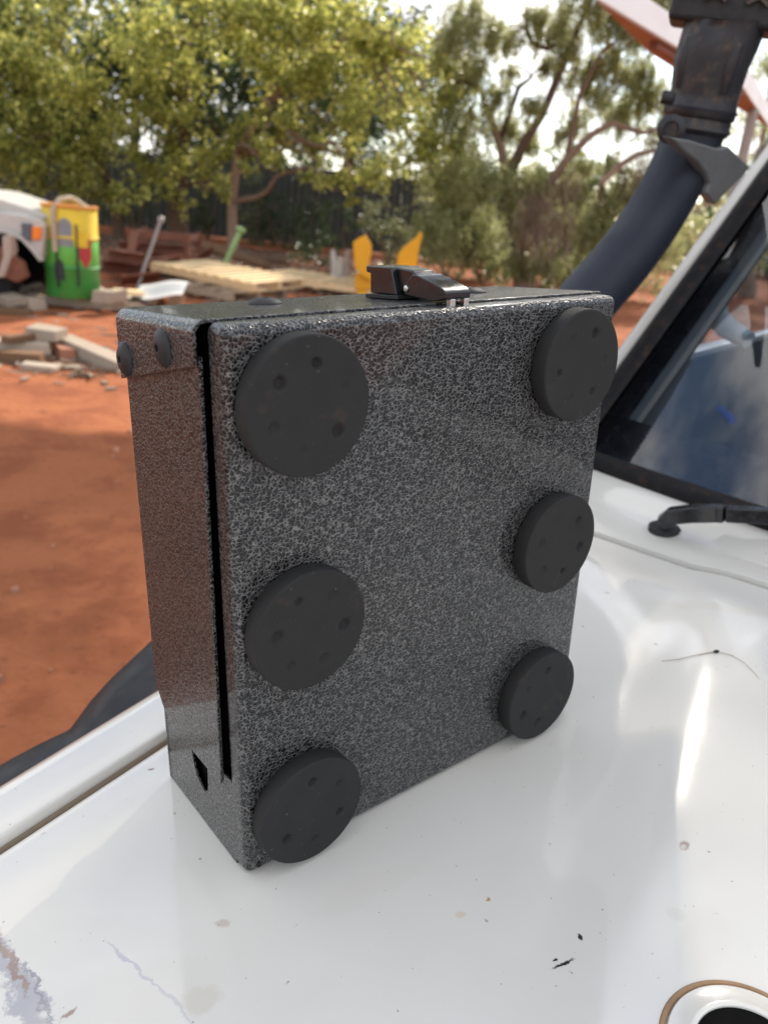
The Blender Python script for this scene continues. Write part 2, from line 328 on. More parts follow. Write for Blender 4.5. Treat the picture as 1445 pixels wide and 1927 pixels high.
# ------------------------------------------------------------------ the steel box
BW, BH, BD = .3015, .342, .1163
def bbox_part(name, x0, x1, y0, y1, z0, z1, mat, parent, bevel=0, seg=3):
    m = MB(); m.hexa([bw((x0, y0, z0)), bw((x1, y0, z0)), bw((x1, y1, z0)), bw((x0, y1, z0))], [bw((x0, y0, z1)), bw((x1, y0, z1)), bw((x1, y1, z1)), bw((x0, y1, z1))]); return m.build(name, mat, parent, bevel=bevel, seg=seg)
def build_box():
    r = empty('steel_box', bw((BW/2, BD/2, 0)), 'charcoal hammertone steel box with six round rubber magnets standing on the white bonnet', 'box')
    def rring(y, ins, rc=.0052, n=8):
        x0, x1, z0_, z1 = ins, BW-ins, .0008+ins, BH-ins; rr0 = max(rc-ins*.8, .0008); out = []
        for (cx0, cz0, a0) in ((x1-rr0, z1-rr0, 0), (x0+rr0, z1-rr0, 90), (x0+rr0, z0_+rr0, 180), (x1-rr0, z0_+rr0, 270)):
            out += [bw((cx0+rr0*math.cos(math.radians(a0+90*k/n)), y, cz0+rr0*math.sin(math.radians(a0+90*k/n)))) for k in range(n+1)]
        return out
    rb = .0052; rg_ = [rring(.0140, .0012), rring(.0140, 0), rring(.009, 0)]+[rring(rb*(1-math.sin(a)), rb*(1-math.cos(a))) for a in np.linspace(0, math.pi/2, 8)]+[rring(0, rb+.0002)]
    nn_ = len(rg_[0]); m = MB(); m.add([p for g_ in rg_ for p in g_], [(i*nn_+k, i*nn_+(k+1) % nn_, (i+1)*nn_+(k+1) % nn_, (i+1)*nn_+k) for i in range(len(rg_)-1) for k in range(nn_)]+[tuple((len(rg_)-1)*nn_+k for k in range(nn_)), tuple(range(nn_-1, -1, -1))])
    m.build('front_panel', hammer, r, 40)
    bbox_part('inner_case', .0055, BW-.0045, .0142, BD-.002, .004, BH-.0085, shade_black, r)  # solid core coloured near-black to carry the shade in gap and slot
    # lower side wall with the cable slot
    slot = []
    for u, v in ((392, 1450), (392, 1481), (391, 1488), (386, 1489), (379, 1478), (371, 1459), (366, 1440), (362, 1418)):
        q = onb(u, v, (1, 0, 0), (.0002, 0, 0)); slot.append((q[1], min(q[2], .0640)))
    slot[0] = (slot[0][0], .0640); slot.append((slot[-1][0]+.002, .0640))
    f = lambda y, z, t: bw((t, y, z))
    m = MB()
    m.prism([(.0141, .0008), (BD, .0008), (BD, .080), (slot[-1][0], .080)]+slot[::-1]+[(slot[0][0], .0646), (.026, .0646), (.0141, .0646)], f, .0002, .0016)
    m.build('side_wall', hammer, r)
    m = MB(); m.prism([(.0141, .0008), (BD, .0008), (BD, BH-.006), (.0141, BH-.006)], f, BW-.0025, BW-.0006); m.build('side_wall', hammer, r)
    # the cover plate on the left side
    rr = [(.1185-.034*(1-math.cos(a)), .0596+.034*(1-math.sin(a))) for a in np.linspace(0, math.pi/2, 9)]
    pts = [(.0178, .325), (.1190, .330)]+[(.1185, .10)]+rr+[(.026, .0595), (.0222, .0603), (.0212, .0635)]
    m = MB(); m.prism(pts, f, -.0040, -.0016); m.build('cover_side', hammer, r, bevel=.0006, seg=2)
    # lid: top plate folded down over the left side, deeper at the back
    def lid(u, y):
        k = (y-.0172)/.1038; zt = .3432-.0062*k; zb = .3206-.0250*k; rad = .0075
        if u < 1: p = (-.0068, zb+(zt-rad-zb)*u)
        elif u < 2: a = (u-1)*math.pi/2; p = (-.0068+rad*(1-math.cos(a)), zt-rad+rad*math.sin(a))
        else: p = (-.0068+rad+(.3045+.0068-rad)*(u-2), zt)
        return p
    def lidf(u, y): p = lid(u, y); return bw((p[0], y, p[1]))
    def lidt(u, y):
        a = 0 if u < 1 else (u-1)*math.pi/2 if u < 2 else math.pi/2
        return -(bw((-math.cos(a)*.0022, 0, math.sin(a)*.0022))-bw((0, 0, 0)))
    m = MB(); m.sheet(lidf, [0, .5, 1]+list(1+np.linspace(.1, 1, 9))+[2.25, 2.5, 2.75, 3], np.linspace(.0172, .121, 6), lidt); m.build('lid', hammer, r, 40, bevel=.0007, seg=2)
    bbox_part('back_panel', .0, BW, BD-.0018, BD+.0006, .0008, .333, hammer, r)
    # rivets
    def rivet(c, ax):
        m = MB(); m.lathe([(.0102, 0), (.0102, .0006), (.0090, .0017), (.0066, .0030), (.0036, .0037), (.0024, .0038), (.0020, .0036), (.0018, .0012), (0, .0012)], bw(c), M @ np.array(ax, float), 28); return m.build('rivet', black_matte, r, 50)
    rivet((-.0068, .1105, .3090), (-1, 0, 0)); rivet((-.0068, .0540, .3242), (-1, 0, 0))
    for x, y in ((.0722, .084), (.2314, .0723)):
        k = (y-.0172)/.1038; rivet((x, y, .3432-.0062*k), (0, 0, 1))
    # small clip at the back edge
    m = MB(); m.prism([(.1175, .079), (.1215, .074), (.1225, .062), (.1195, .060), (.1175, .066)], f, .001, .014); m.build('rear_clip', black_matte, r, bevel=.0006)
    m = MB(); m.lathe([(.0018, 0), (.0018, .0006), (.0010, .0008), (.0010, .0002), (0, .0002)], bw((.0085, -.0001, .0062)), M @ A(0, -1, 0), 16); m.build('corner_screw', black_matte, r, 40)
    # magnets with moulded dimples
    for cx_, cz_, off, seed in ((.0417, .300, .35, 1), (.0417, .170, .9, 2), (.0417, .0405, .55, 3), (.2555, .300, .1, 4), (.2550, .170, .75, 5), (.2545, .0405, .4, 6)):
        rg = random.Random(seed); rad, T = .0372, .0130
        dm = [(.0228*math.cos(off+k*math.pi/3), .0228*math.sin(off+k*math.pi/3), rg.uniform(.0025, .0040), rg.choice((.0007, .0013, .0020, .0026))) for k in range(6)]
        rings = list(np.linspace(0, rad-.0012, 56))[1:]; n = 120; vs = []; fs = []
        def hz(x, z):
            d = 0
            for a, b, q, dep in dm:
                e = math.hypot(x-a, z-b)/q
                d += dep*(1-sstep(.62, 1.12, e))*(1 if e < 1.12 else 0)+.25*dep*max(0, 1-e*e/3.2)**2*(1 if e < 1.78 else 0)
            return d
        vs.append(bw((cx_, -T+hz(0, 0), cz_)))
        for rr_ in rings:
            for k in range(n):
                a = 2*math.pi*k/n; x, z = rr_*math.cos(a), rr_*math.sin(a); vs.append(bw((cx_+x, -T+hz(x, z), cz_+z)))
        for rr_, yy in ((rad-.0004, -T+.0003), (rad, -T+.0011), (rad, -.0016), (rad-.0012, -.0002)):
            for k in range(n):
                a = 2*math.pi*k/n; vs.append(bw((cx_+rr_*math.cos(a), yy, cz_+rr_*math.sin(a))))
        fs += [(0, 1+(k+1) % n, 1+k) for k in range(n)]
        m_ = len(rings)+4
        fs += [(1+i*n+k, 1+i*n+(k+1) % n, 1+(i+1)*n+(k+1) % n, 1+(i+1)*n+k) for i in range(m_-1) for k in range(n)]
        fs.append(tuple(1+(m_-1)*n+k for k in range(n)))
        m = MB(); m.add(vs, fs); m.build('magnet', rubber, r, 45)
    # draw latch on the lid: keeper at the back, lever hanging over the front gap
    X0, wl = .1505, .0205
    fl = lambda y, z, t: bw((t, y, z))
    z0 = .3425
    ba = MB(); ba.hexa([bw((X0-.004, .050, z0-.0008)), bw((X0+wl+.004, .050, z0-.0008)), bw((X0+wl+.004, .084, z0-.0030)), bw((X0-.004, .084, z0-.0030))], [bw((X0-.004, .050, z0+.0016)), bw((X0+wl+.004, .050, z0+.0016)), bw((X0+wl+.004, .084, z0-.0006)), bw((X0-.004, .084, z0-.0006))])
    la = ba.build('latch', black_matte, r, bevel=.0004)
    kp = MB(); kp.prism([(.0535, z0+.0014), (.0810, z0+.0002), (.0815, z0+.0125), (.0860, z0+.0128), (.0862, z0+.0168), (.0600, z0+.0178)], fl, X0-.0022, X0+wl+.0022); kp.build('keeper', black_gloss, la, bevel=.0009, seg=3)
    sp = MB(); sp.prism([(.0550, z0+.004), (.0585, z0+.0178), (.0440, z0+.0172), (.0380, z0+.013), (.0400, z0+.004)], fl, X0+.0016, X0+wl-.0016); sp.build('spring_block', black_gloss, la, bevel=.0012, seg=3)
    arc = [(.0125+.0345*math.sin(a), z0+.0030+.0112*math.sin(a)) for a in np.linspace(.25, math.pi/2, 9)]
    arc = [(.0105, z0+.0035), (.0105, z0+.0074)]+[(y, z0+.0072+.0078*((y-.0105)/.0275)**.62) for y in np.linspace(.0125, .038, 9)]+[(.0415, z0+.0150), (.0500, z0+.0075), (.0505, z0+.0045), (.0475, z0+.0020), (.0200, z0+.0012)]
    lv = MB(); lv.prism(arc, fl, X0, X0+wl); lv.build('lever', black_gloss, la, bevel=.0008, seg=3)
    pn = MB(); pn.lathe([(.0021, 0), (.0021, .0009), (.0017, .0012), (0, .0012)], bw((X0, .0463, z0+.0060)), M @ A(-1, 0, 0), 18); pn.build('pivot_pin', steel, la, 40)
    for dx in (.0035, .0145):
        bo = MB(); bo.hexa(*[[bw((X0+dx+a*.0042, .0092+b*.0042, z)) for a, b in ((0, 0), (1, 0), (1, 1), (0, 1))] for z in (BH-.004, z0+.0034)]); bo.build('hook_pin', steel, la, bevel=.0006)
build_box()

# ------------------------------------------------------------------ the white off-road ute the box stands on
WC = -.42
def bon_edge(s): return .1436+.19*s-.05*max(0, s-.45)**2
def guard_edge(s): return .213+.215*s-.05*max(0, s-.45)**2
BULGE = .007
def bonnet_h(s, w):
    d = w if w > WC else 2*WC-w
    c = -.182+.33*(s-.088); c = max(c, -.34)
    h = BULGE*(1-sstep(c-.034, c+.030, d))
    h -= .10*max(0, -.45-s)**1.6
    h -= .006*sstep(.58, .66, s)
    e = bon_edge(s)-d
    if e < .05: h -= .002*((.05-e)/.05)**2
    return h
def build_vehicle():
    base = vv(.4, WC, 0); base[2] = 0
    r = empty('parked_ute', base, 'white off-road ute parked in the shade with dark snorkel, under the steel box', 'car')
    # --- bonnet
    def mk(u, v, ang, ln, wd, c, wob=(60, .01), amt=.9):
        q = onb(u, v, E3, (0, 0, .004)); p = bw(q)-base
        return (p, (0, 0, ang), ln, wd, c, wob, amt)
    marks = [mk(1285, 1598, .9, .0058, .0036, (.30, .20, .15), (300, .003), .8), mk(1283, 1600, .9, .0034, .0022, (.62, .58, .54), (300, .003), .9),
             mk(1092, 1760, 1.9, .0032, .0014, (.02, .015, .012), (500, .004), 1), mk(1061, 1809, .4, .0085, .0013, (.02, .014, .012), (420, .005), 1),
             mk(420, 1728, 0, .0052, .0032, (.45, .36, .29), (300, .003), .55), mk(285, 1437, .3, .003, .0016, (.2, .09, .05), (500, .004), .9),
             mk(380, 1870, .5, .013, .010, (.56, .51, .42), (160, .012), .5), mk(130, 1897, .9, .0055, .0020, (.20, .07, .05), (300, .006), .95),
             mk(1268, 1727, 1.2, .006, .0075, (.60, .56, .50), (120, .005), .4), mk(1045, 1800, .4, .0018, .0008, (.02, .015, .012), (400, .003), 1),
             mk(40, 1850, -.75, .075, .0085, (.30, .29, .34), (55, .035), .75), mk(85, 1880, -.75, .06, .002, (.22, .21, .25), (80, .03), .8), mk(20, 1800, -.8, .03, .003, (.25, .14, .09), (90, .02), .8),
             mk(250, 1805, -.62, .030, .0012, (.40, .39, .47), (70, .012), .75), mk(320, 1870, -.7, .028, .0010, (.45, .44, .50), (70, .012), .7),
             mk(150, 1760, .2, .05, .020, (.63, .59, .53), (90, .02), .22), mk(230, 1880, .4, .06, .028, (.60, .56, .49), (90, .02), .25),
             mk(868, 1712, .3, .004, .003, (.62, .48, .33), (200, .003), .5), mk(1330, 1610, .1, .0012, .0007, (.15, .1, .08)), mk(922, 1683, 0, .0014, .0012, (.45, .25, .10)),
             mk(30, 1590, .4, .014, .0035, (.10, .08, .10), (200, .012), .0), mk(1060, 1100, 1.0, .10, .020, (.64, .58, .49), (60, .03), .25), mk(1380, 1150, -.25, .12, .014, (.62, .56, .46), (60, .03), .25),
             mk(1320, 1780, 1.0, .035, .016, (.62, .58, .50), (80, .015), .3), mk(700, 1660, .6, .05, .012, (.66, .60, .52), (80, .015), .2)]
    bpaint = white_paint('bonnet_paint', marks)
    ss = np.concatenate([np.linspace(-1.0, -.3, 15), np.linspace(-.27, .664, 66)])
    def bon(s, t):
        we = bon_edge(s)
        if abs(t) <= 1: w = WC+(we-WC)*t; return vv(s, w, bonnet_h(s, w))
        k = abs(t)-1; sg = math.copysign(1, t); a = min(1, k)*math.pi/2; hd = bonnet_h(s, we)
        w = we+.006*math.sin(a); h = hd-.006*(1-math.cos(a))-(.022*(k-1) if k > 1 else 0)
        return vv(s, WC+sg*(w-WC), h)
    ts = list(-np.array([2, 1.5, 1.25][::1]))+list(np.linspace(-1, 1, 150))+[1.25, 1.5, 2]
    ts = [-2.0, -1.66, -1.33]+list(np.linspace(-1, 1, 150))+[1.33, 1.66, 2.0]
    m = MB(); m.grid(bon, ss, ts)
    # rolled rear edge
    def rear(k, t): 
        s = .664; w = WC+(bon_edge(s)-WC)*t; a = min(1, k)*math.pi/2
        return vv(s+.006*math.sin(a), w, bonnet_h(s, w)-.006*(1-math.cos(a))-(.02*(k-1) if k > 1 else 0))
    m.grid(rear, [0, .33, .66, 1, 2], np.linspace(-1, 1, 60))
    bo = m.build('bonnet', bpaint, r, 50)
    # round plug at lower right of the picture
    c = onveh(1412, 1996, BULGE); ccc = vv(c[0], c[1], BULGE-.001); n = M @ E3
    m = MB(); m.lathe([(.0440, .0010), (.0432, .0020), (.0412, .0020), (.0405, .0006)], ccc, n, 72); m.build('seam_ring', rust_edge, bo, 50)
    m = MB(); m.lathe([(.0402, .0012), (.0396, .0026), (.0330, .0030), (.0300, .0042), (.0284, .0046), (.0268, .0040), (.0262, .0008)], ccc, n, 72); m.build('plug_ring', white_car, bo, 50)
    m = MB(); m.lathe([(.0269, .0030), (.012, .0028), (0, .0028)], ccc, n, 48); m.build('hole_shade', shade_black, bo, 50)  # black disc set in the ring as the opening's painted shade
    for sg in (1, -1):
        W = lambda w: WC+sg*(w-WC)
        # gutter under the bonnet edge
        m = MB(); m.grid(lambda s, k: vv(s, W(bon_edge(s)+(-.004, .0108, .0110)[k]), (-.026, -.026, -.0055)[k]-.10*max(0, -.45-s)**1.6), np.linspace(-.95, .75, 40), [0, 1, 2]); m.build('gutter', dust_cream, r)
        # front guard: strip beside the bonnet rolling over to the side
        def guard(s, k):
            a, b = bon_edge(s)+.011, guard_edge(s)
            drop = .10*max(0, -.45-s)**1.6
            prof = [(a, -.001), (a, .0055), (a+.0008, .0068), (a+.003, .0075), (a+.006, .0077), (a+.012, .0078), (b-.022, .0078), (b-.014, .0070), (b-.006, .003), (b-.001, -.006), (b+.006, -.03), (b+.020, -.10), (b+.035, -.22), (b+.04, -.34)]
            w, h = prof[k]; return vv(s, W(w), h-drop-.004)
        m = MB(); m.grid(guard, np.linspace(-.95, .80, 50), range(14)); g = m.build('front_guard', white_car, r, 60)
        # wheel-arch flare
        path = [(-.42, -.24), (-.30, -.185), (-.02, -.157), (.045, -.150), (.09, -.122), (.167, -.076), (.25, -.045), (.36, -.025), (.50, -.035), (.62, -.075), (.74, -.17), (.82, -.32), (.85, -.48)]
        def wl(u, v): q = onb(u, v, E2, E2*.412); return (q @ E1, q[2]+.004)
        path = [(-.50, -.30)]+[wl(*p) for p in ((-90, 1490), (0, 1438), (58, 1406), (112, 1380), (125, 1371), (163, 1319), (203, 1275), (247, 1234), (288, 1196), (330, 1160))]+[(.34, -.012), (.48, -.03), (.62, -.08), (.74, -.18), (.82, -.33), (.85, -.48)]
        def flare(i, k):
            s, h = path[i]; wo = .425
            prof = [(guard_edge(s)-.005, .005), (guard_edge(s)+.04, .004), (wo-.05, .001), (wo-.015, -.006), (wo-.002, -.018), (wo, -.035), (wo-.003, -.07), (wo-.02, -.075)]
            w, dh = prof[k]; c_ = A(.38, -.50); d = A(s, h)-c_; d /= np.linalg.norm(d)
            return vv(s+d[0]*dh, W(w), h+d[1]*dh)
        m = MB(); m.grid(flare, range(len(path)), range(8)); m.build('wheel_flare', flare_plastic, r, 60)
        # wheel
        hub = vv(.38, W(.30), 0); hub[2] = .40; ax = M @ E2*sg; ax[2] = 0
        m = MB(); m.lathe([(.22, -.10), (.30, -.115), (.375, -.105), (.397, -.07), (.40, 0), (.397, .07), (.375, .105), (.30, .115), (.22, .10)], hub, ax, 48); wh = m.build('wheel', seal_rubber, r, 50)
        m = MB(); m.lathe([(.225, -.09), (.225, .085), (.205, .08), (.16, .03), (.06, .035), (.05, .06), (0, .06)], hub, ax, 40); m.build('rim', grey_steel, wh, 40)
    # --- front fascia, not in view
    m = MB(); m.hexa([vv(-.97, WC-.40, -.45), vv(-.97, WC+.40, -.45), vv(-.90, WC+.44, -.45), vv(-.90, WC-.44, -.45)], [vv(-.97, WC-.40, -.05), vv(-.97, WC+.40, -.05), vv(-.90, WC+.44, -.055), vv(-.90, WC-.44, -.055)]); m.build('grille_panel', white_car, r, bevel=.01)
    m = MB(); m.box(vv(-1.08, WC, -.55), [M @ E1, M @ E2, M @ E3], (.10, .78, .11)); m.build('bumper', grey_steel, r, bevel=.03)
    # --- cowl
    def wbase(w): return .750+.150*(w-WC)**2
    HB = .040
    def cowl(k, w):
        s1 = wbase(w)-.004; s0 = .678
        s = s0+(s1-s0)*max(0, k); prof = -.020 if k < 0 else -.002+.010*k+.028*sstep(.45, 1, k)
        return vv(s0 if k < 0 else s, w, prof+bonnet_h(.66, min(.27, max(2*WC-.27, w)))*(1-max(0, k))+.004*(1-max(0,k)))
    m = MB(); m.grid(cowl, [-1, 0, .05, .2, .4, .5, .6, .7, .8, .9, 1], np.linspace(2*WC-.335, .335, 50)); m.build('cowl_panel', white_car, r, 50)
    m = MB(); m.grid(lambda k, w: vv((.655, .70)[k], w, -.022), [0, 1], np.linspace(2*WC-.31, .31, 30)); m.build('gutter', seal_rubber, r)
    # --- windscreen
    ca = math.cos(math.radians(45)); HW = .300-WC
    def ws(t, q, off=0):                 # t up the slope in metres, q -1..1 across
        half = HW-.11*t; w = WC+q*half
        bow = .150*(q*HW)**2
        s = .750+bow+t*ca; return A(s, w, HB+t*ca)+off*A(-ca, 0, ca)
    def wsv(t, q, off=0): return vv(*ws(t, q, off))
    TT = .92
    m = MB(); m.sheet(lambda t, q: wsv(t, q), np.linspace(0, TT, 12), np.linspace(-1, 1, 40), lambda t, q: wsv(t, q, -.005)-wsv(t, q)); scr = m.build('windscreen', glass, r, 60)
    b0 = .060
    def strip(t0, t1, q0, q1, off=-.0065, nt=14, nq=40):
        m.grid(lambda a, b: wsv(t0+(t1-t0)*a, q0+(q1-q0)*b, off), np.linspace(0, 1, nt), np.linspace(0, 1, nq))
    m = MB(); strip(0, .088, -1, 1); strip(.0881, TT, -1, -1+b0, nq=6); strip(.0881, TT, 1-b0, 1, nq=6); m.build('dark_border', frit, scr, 60)
    # seal: bottom and both sides
    m = MB(); m.tube([wsv(.0, q, .002)-0*E3 for q in np.linspace(-1, 1, 41)], .015, 10); m.build('seal', seal_rubber, scr, 60)
    # A pillars: dark moulding then the white strip
    for sg in (1, -1):
        n_ = [0, .2, .4, .6, .8, TT]
        def pil(t, k):
            base_ = ws(t, sg); w0 = base_[1]
            prof = [(-.008, .004), (-.004, .010), (.012, .012), (.022, .008), (.030, .000)]
            dw, off = prof[k]; return vv(base_[0]-off*ca-.0*dw+dw*.15, w0+sg*dw, base_[2]+off*ca)
        m = MB(); m.grid(pil, np.linspace(-.02, TT, 16), range(5)); m.build('pillar_moulding', seal_rubber, r, 60)
        def pil2(t, k):
            base_ = ws(t, sg); w0 = base_[1]
            prof = [(.029, -.004), (.031, .004), (.040, .006), (.050, .003), (.056, -.006), (.058, -.06), (.050, -.075), (-.03, -.06)]
            dw, off = prof[k]; return vv(base_[0]-off*ca+dw*.15, w0+sg*dw, base_[2]+off*ca)
        m = MB(); m.grid(pil2, np.linspace(-.05, TT, 16), range(8)); m.build('pillar', white_car, r, 50)
    # --- cab: roof, doors with window openings, rear wall, floor, dashboard
    rf0 = ws(TT, 0); RH = rf0[2]
    m = MB(); m.sheet(lambda s, q: vv(s, WC+q*(HW-.05), RH+.03-.03*q*q-.06*max(0, s-2.1)**2), np.linspace(rf0[0]-.02, 2.35, 14), np.linspace(-1, 1, 16), lambda s, q: A(0, 0, -.04)); m.build('roof', white_car, r, 50)
    for sg in (1, -1):
        def side(name, poly, mat, w0, w1): 
            m = MB(); m.prism(poly, lambda s, h, t: vv(s, WC+sg*(t-WC-.11*max(0, h-.02)*.75), h), w0, w1); return m.build(name, mat, r, bevel=.004)
        side('door', [(.82, -.62), (.82, .01), (.97, .12), (1.02, .148), (1.95, .15), (1.95, -.62)], white_car, .315, .37)
        side('door_frame', [(1.86, .151), (1.95, .151), (1.93, RH), (1.86, RH)], white_car, .32, .36)
        side('vent_bar', [(1.16, .14), (1.185, .14), (1.24, .34), (1.215, .34)], seal_rubber, .335, .35)
        side('rear_quarter', [(1.955, -.62), (2.35, -.62), (2.35, RH-.02), (1.955, RH-.02)], white_car, .31, .365)
        side('door_trim', [(.95, -.45), (.95, .02), (1.06, .156), (1.94, .17), (1.94, -.45)], trim_grey, .285, .312)
        m = MB(); m.prism([(1.0, .15), (1.86, .155), (1.86, RH-.04), (1.46, RH-.04)], lambda s, h, t: vv(s, WC+sg*(t-WC-.11*max(0, h-.02)*.75), h), .338, .342); m.build('side_window', glass, r)
    m = MB(); m.box(vv(2.34, WC, .2), [M @ E1, M @ E2, M @ E3], (.02, .70, .55)); m.build('cab_rear_wall', trim_grey, r)
    m = MB(); m.box(vv(1.6, WC, -.62), [M @ E1, M @ E2, M @ E3], (.80, .72, .02)); m.build('cab_floor', dash_dark, r)
    def dash(k, w):
        prof = [(.03, -.03), (.10, -.012), (.25, .0), (.36, .0), (.42, -.03), (.44, -.10), (.40, -.35)]
        ds, h = prof[k]; hump = .05*sstep(.20, .0, abs(w-(WC+.36)))*sstep(.1, .36, ds)*(1 if h > -.05 else 0)
        return vv(wbase(w)+ds, w, h+hump)
    m = MB(); m.grid(dash, range(7), np.linspace(2*WC-.28, .28, 50)); m.build('dashboard', dash_dark, r, 50)
    # steering wheel
    hc = A(1.32, WC+.36, .10); ax = A(.9, 0, .45); u, w_, t_ = frame3(ax)
    sw = MB(); sw.tube([vv(*(hc+.19*(u*math.cos(a)+w_*math.sin(a)))) for a in np.linspace(0, 2*math.pi, 40)], .014, 10, cap=False); stw = sw.build('steering_wheel', black_matte, r, 60)
    sw = MB(); sw.tube([vv(*(hc+.185*u)), vv(*(hc-.185*u))], .014, 8); sw.tube([vv(*hc), vv(*(hc-ax*.2))], .03, 10); sw.build('spoke', black_matte, stw, 60)
    # grab handle and inner pillar trim on the far side
    nw = -E1*ca+E3*ca; pw = E1*(.80)+E2*WC+E3*HB-nw*.13
    def onws(u, v): return bw(onb(u, v, nw, pw))
    m = MB(); m.tube([onws(*p) for p in ((1362, 512), (1352, 545), (1346, 578), (1352, 602), (1368, 618), (1386, 628), (1408, 640))], [.012, .017, .019, .019, .018, .017, .014], 12); m.build('grab_handle', simple('pale_handle_plastic', (.42, .46, .48), .5), r, 60)
    m = MB(); m.tube([vv(*(ws(t, 1.0)+A(.05, -.0, -.05))) for t in np.linspace(.05, .85, 8)], .022, 10); m.build('pillar_trim', trim_grey, r, 60)
    m = MB(); p0, p1 = vv(*onveh(1352, 770, .045)), vv(*onveh(1378, 792, .035)); m.tube([p0, p1], .008, 10); m.build('blue_marker', blue_plastic, r, 60)
    for sg in (1, -1):
        q = WC+sg*.36
        m = MB(); m.box(vv(1.85, q, -.28), [M @ E1, M @ E2, M @ E3], (.26, .25, .08)); st = m.build('seat', dash_dark, r, bevel=.05, seg=4)
        m = MB(); m.hexa([vv(2.02, q-.24, -.22), vv(2.02, q+.24, -.22), vv(2.14, q+.24, -.22), vv(2.14, q-.24, -.22)], [vv(2.12, q-.20, .36), vv(2.12, q+.20, .36), vv(2.21, q+.20, .36), vv(2.21, q-.20, .36)]); m.build('seat_back', dash_dark, st, bevel=.05, seg=4)
    # --- tray behind the cab, out of view
    m = MB(); m.box(vv(3.3, WC, -.28), [M @ E1, M @ E2, M @ E3], (.9, .85, .06)); m.build('tray', grey_steel, r, bevel=.01)
    for sg in (1, -1):
        hub = vv(3.25, WC+sg*.70, 0); hub[2] = .40; ax = M @ E2*sg; ax[2] = 0
        m = MB(); m.lathe([(.22, -.10), (.30, -.115), (.375, -.105), (.40, -.06), (.40, .06), (.375, .105), (.30, .115), (.22, .10)], hub, ax, 40); wh = m.build('wheel', seal_rubber, r, 50)
        m = MB(); m.lathe([(.225, -.09), (.225, .085), (.16, .03), (0, .04)], hub, ax, 32); m.build('rim', grey_steel, wh, 40)
    # --- wiper
    pts = [(1243, 984, .020), (1262, 970, .032), (1300, 966, .042), (1350, 965, .048), (1366, 967, .050)]
    P = [vv(*onveh(*p)) for p in pts]; up = M @ E3
    def arm(path, wid, thk):
        m = MB(); vs = []; fs = []
        for i, p in enumerate(path):
            t = path[min(i+1, len(path)-1)]-path[max(i-1, 0)]; t /= np.linalg.norm(t); sd = np.cross(t, up); sd /= np.linalg.norm(sd); n_ = np.cross(sd, t)
            vs += [p-sd*wid[i]-n_*thk[i], p+sd*wid[i]-n_*thk[i], p+sd*wid[i]*.8+n_*thk[i], p-sd*wid[i]*.8+n_*thk[i]]
        for i in range(len(path)-1): fs += [(4*i+k, 4*i+(k+1) % 4, 4*i+4+(k+1) % 4, 4*i+4+k) for k in range(4)]
        fs += [(3, 2, 1, 0), tuple(4*(len(path)-1)+k for k in range(4))]; return m.add(vs, fs)
    wp = arm(P, [.012, .013, .012, .011, .011], [.008, .010, .010, .010, .010]).build('wiper', black_gloss, r, bevel=.0025, seg=3)
    P2 = [vv(*onveh(*p)) for p in ((1367, 966, .052), (1445, 970, .060), (1600, 985, .075), (1760, 1005, .09))]
    arm(P2, [.0115, .011, .009, .007], [.009, .009, .007, .005]).build('wiper_arm', black_gloss, wp, bevel=.0025, seg=3)
    q = onveh(1250, 996, .004); m = MB(); m.lathe([(.021, -.004), (.021, .004), (.016, .007), (0, .008)], vv(q[0], q[1], .004), up, 28); m.build('pivot_cap', black_matte, wp, 40)
    # --- snorkel
    nrm = E2*.707+E3*.11; B0 = E1*.827+E2*.300+E3*.04
    def sn(u, v, off=.085): return bw(onb(u, v, nrm, B0+E2*off))
    tube_px = [(985, 760), (985, 716), (1030, 658), (1075, 603), (1112, 557), (1165, 497), (1208, 440), (1243, 385), (1270, 335), (1286, 300), (1298, 268), (1306, 246)]
    base_p = vv(.60, .39, .0)
    def dens(P, n=6):
        out = []
        for i in range(len(P)-1):
            p0, p1, p2, p3 = P[max(i-1, 0)], P[i], P[i+1], P[min(i+2, len(P)-1)]
            for k in range(n):
                t = k/n; out.append(.5*((2*p1)+(-p0+p2)*t+(2*p0-5*p1+4*p2-p3)*t*t+(-p0+3*p1-3*p2+p3)*t**3))
        return out+[P[-1]]
    pts = dens([base_p]+[sn(*p) for p in tube_px[1:]])
    m = MB(); m.tube(pts, .0465, 28); sk = m.build('snorkel', snork_plastic, r, 60)
    nk = [sn(*p) for p in ((1304, 252), (1312, 224), (1320, 196), (1327, 170), (1337, 120), (1352, 80), (1362, 52), (1366, 35))]
    m = MB(); m.tube([nk[0], nk[0]+.3*(nk[1]-nk[0]), nk[0]+.6*(nk[1]-nk[0]), nk[1]], [.049, .054, .051, .0505], 28); m.build('clamp_collar', snork_dusty, sk, 50)
    m = MB(); m.tube([nk[1], nk[1]+.15*(nk[2]-nk[1]), nk[2]-.25*(nk[2]-nk[1]), nk[2], nk[3], nk[4], nk[5], nk[6], nk[7]], [.050, .0535, .0535, .0515, .0505, .0545, .0565, .0572, .0575], 32); nko = m.build('neck', snork_dusty, sk, 60)
    # ribs on the neck and small bolts
    cdir = EYE-nk[3]; cdir /= np.linalg.norm(cdir); axn = nk[6]-nk[2]; axn /= np.linalg.norm(axn); sdn = np.cross(axn, cdir); sdn /= np.linalg.norm(sdn)
    for a in (-.9, .55):
        dirn = cdir*math.cos(a)+sdn*math.sin(a)
        m = MB(); m.tube([nk[3]+dirn*.047, nk[4]+dirn*.051, nk[5]+dirn*.053], [.008, .010, .006], 10); m.build('rib', snork_dusty, nko, 60)
    m = MB(); m.tube([nk[1]+.55*(nk[2]-nk[1])-sdn*.0, nk[1]+.7*(nk[2]-nk[1])], [.0556, .0556], 32); m.build('hose_clamp', snork_plastic, sk, 50)
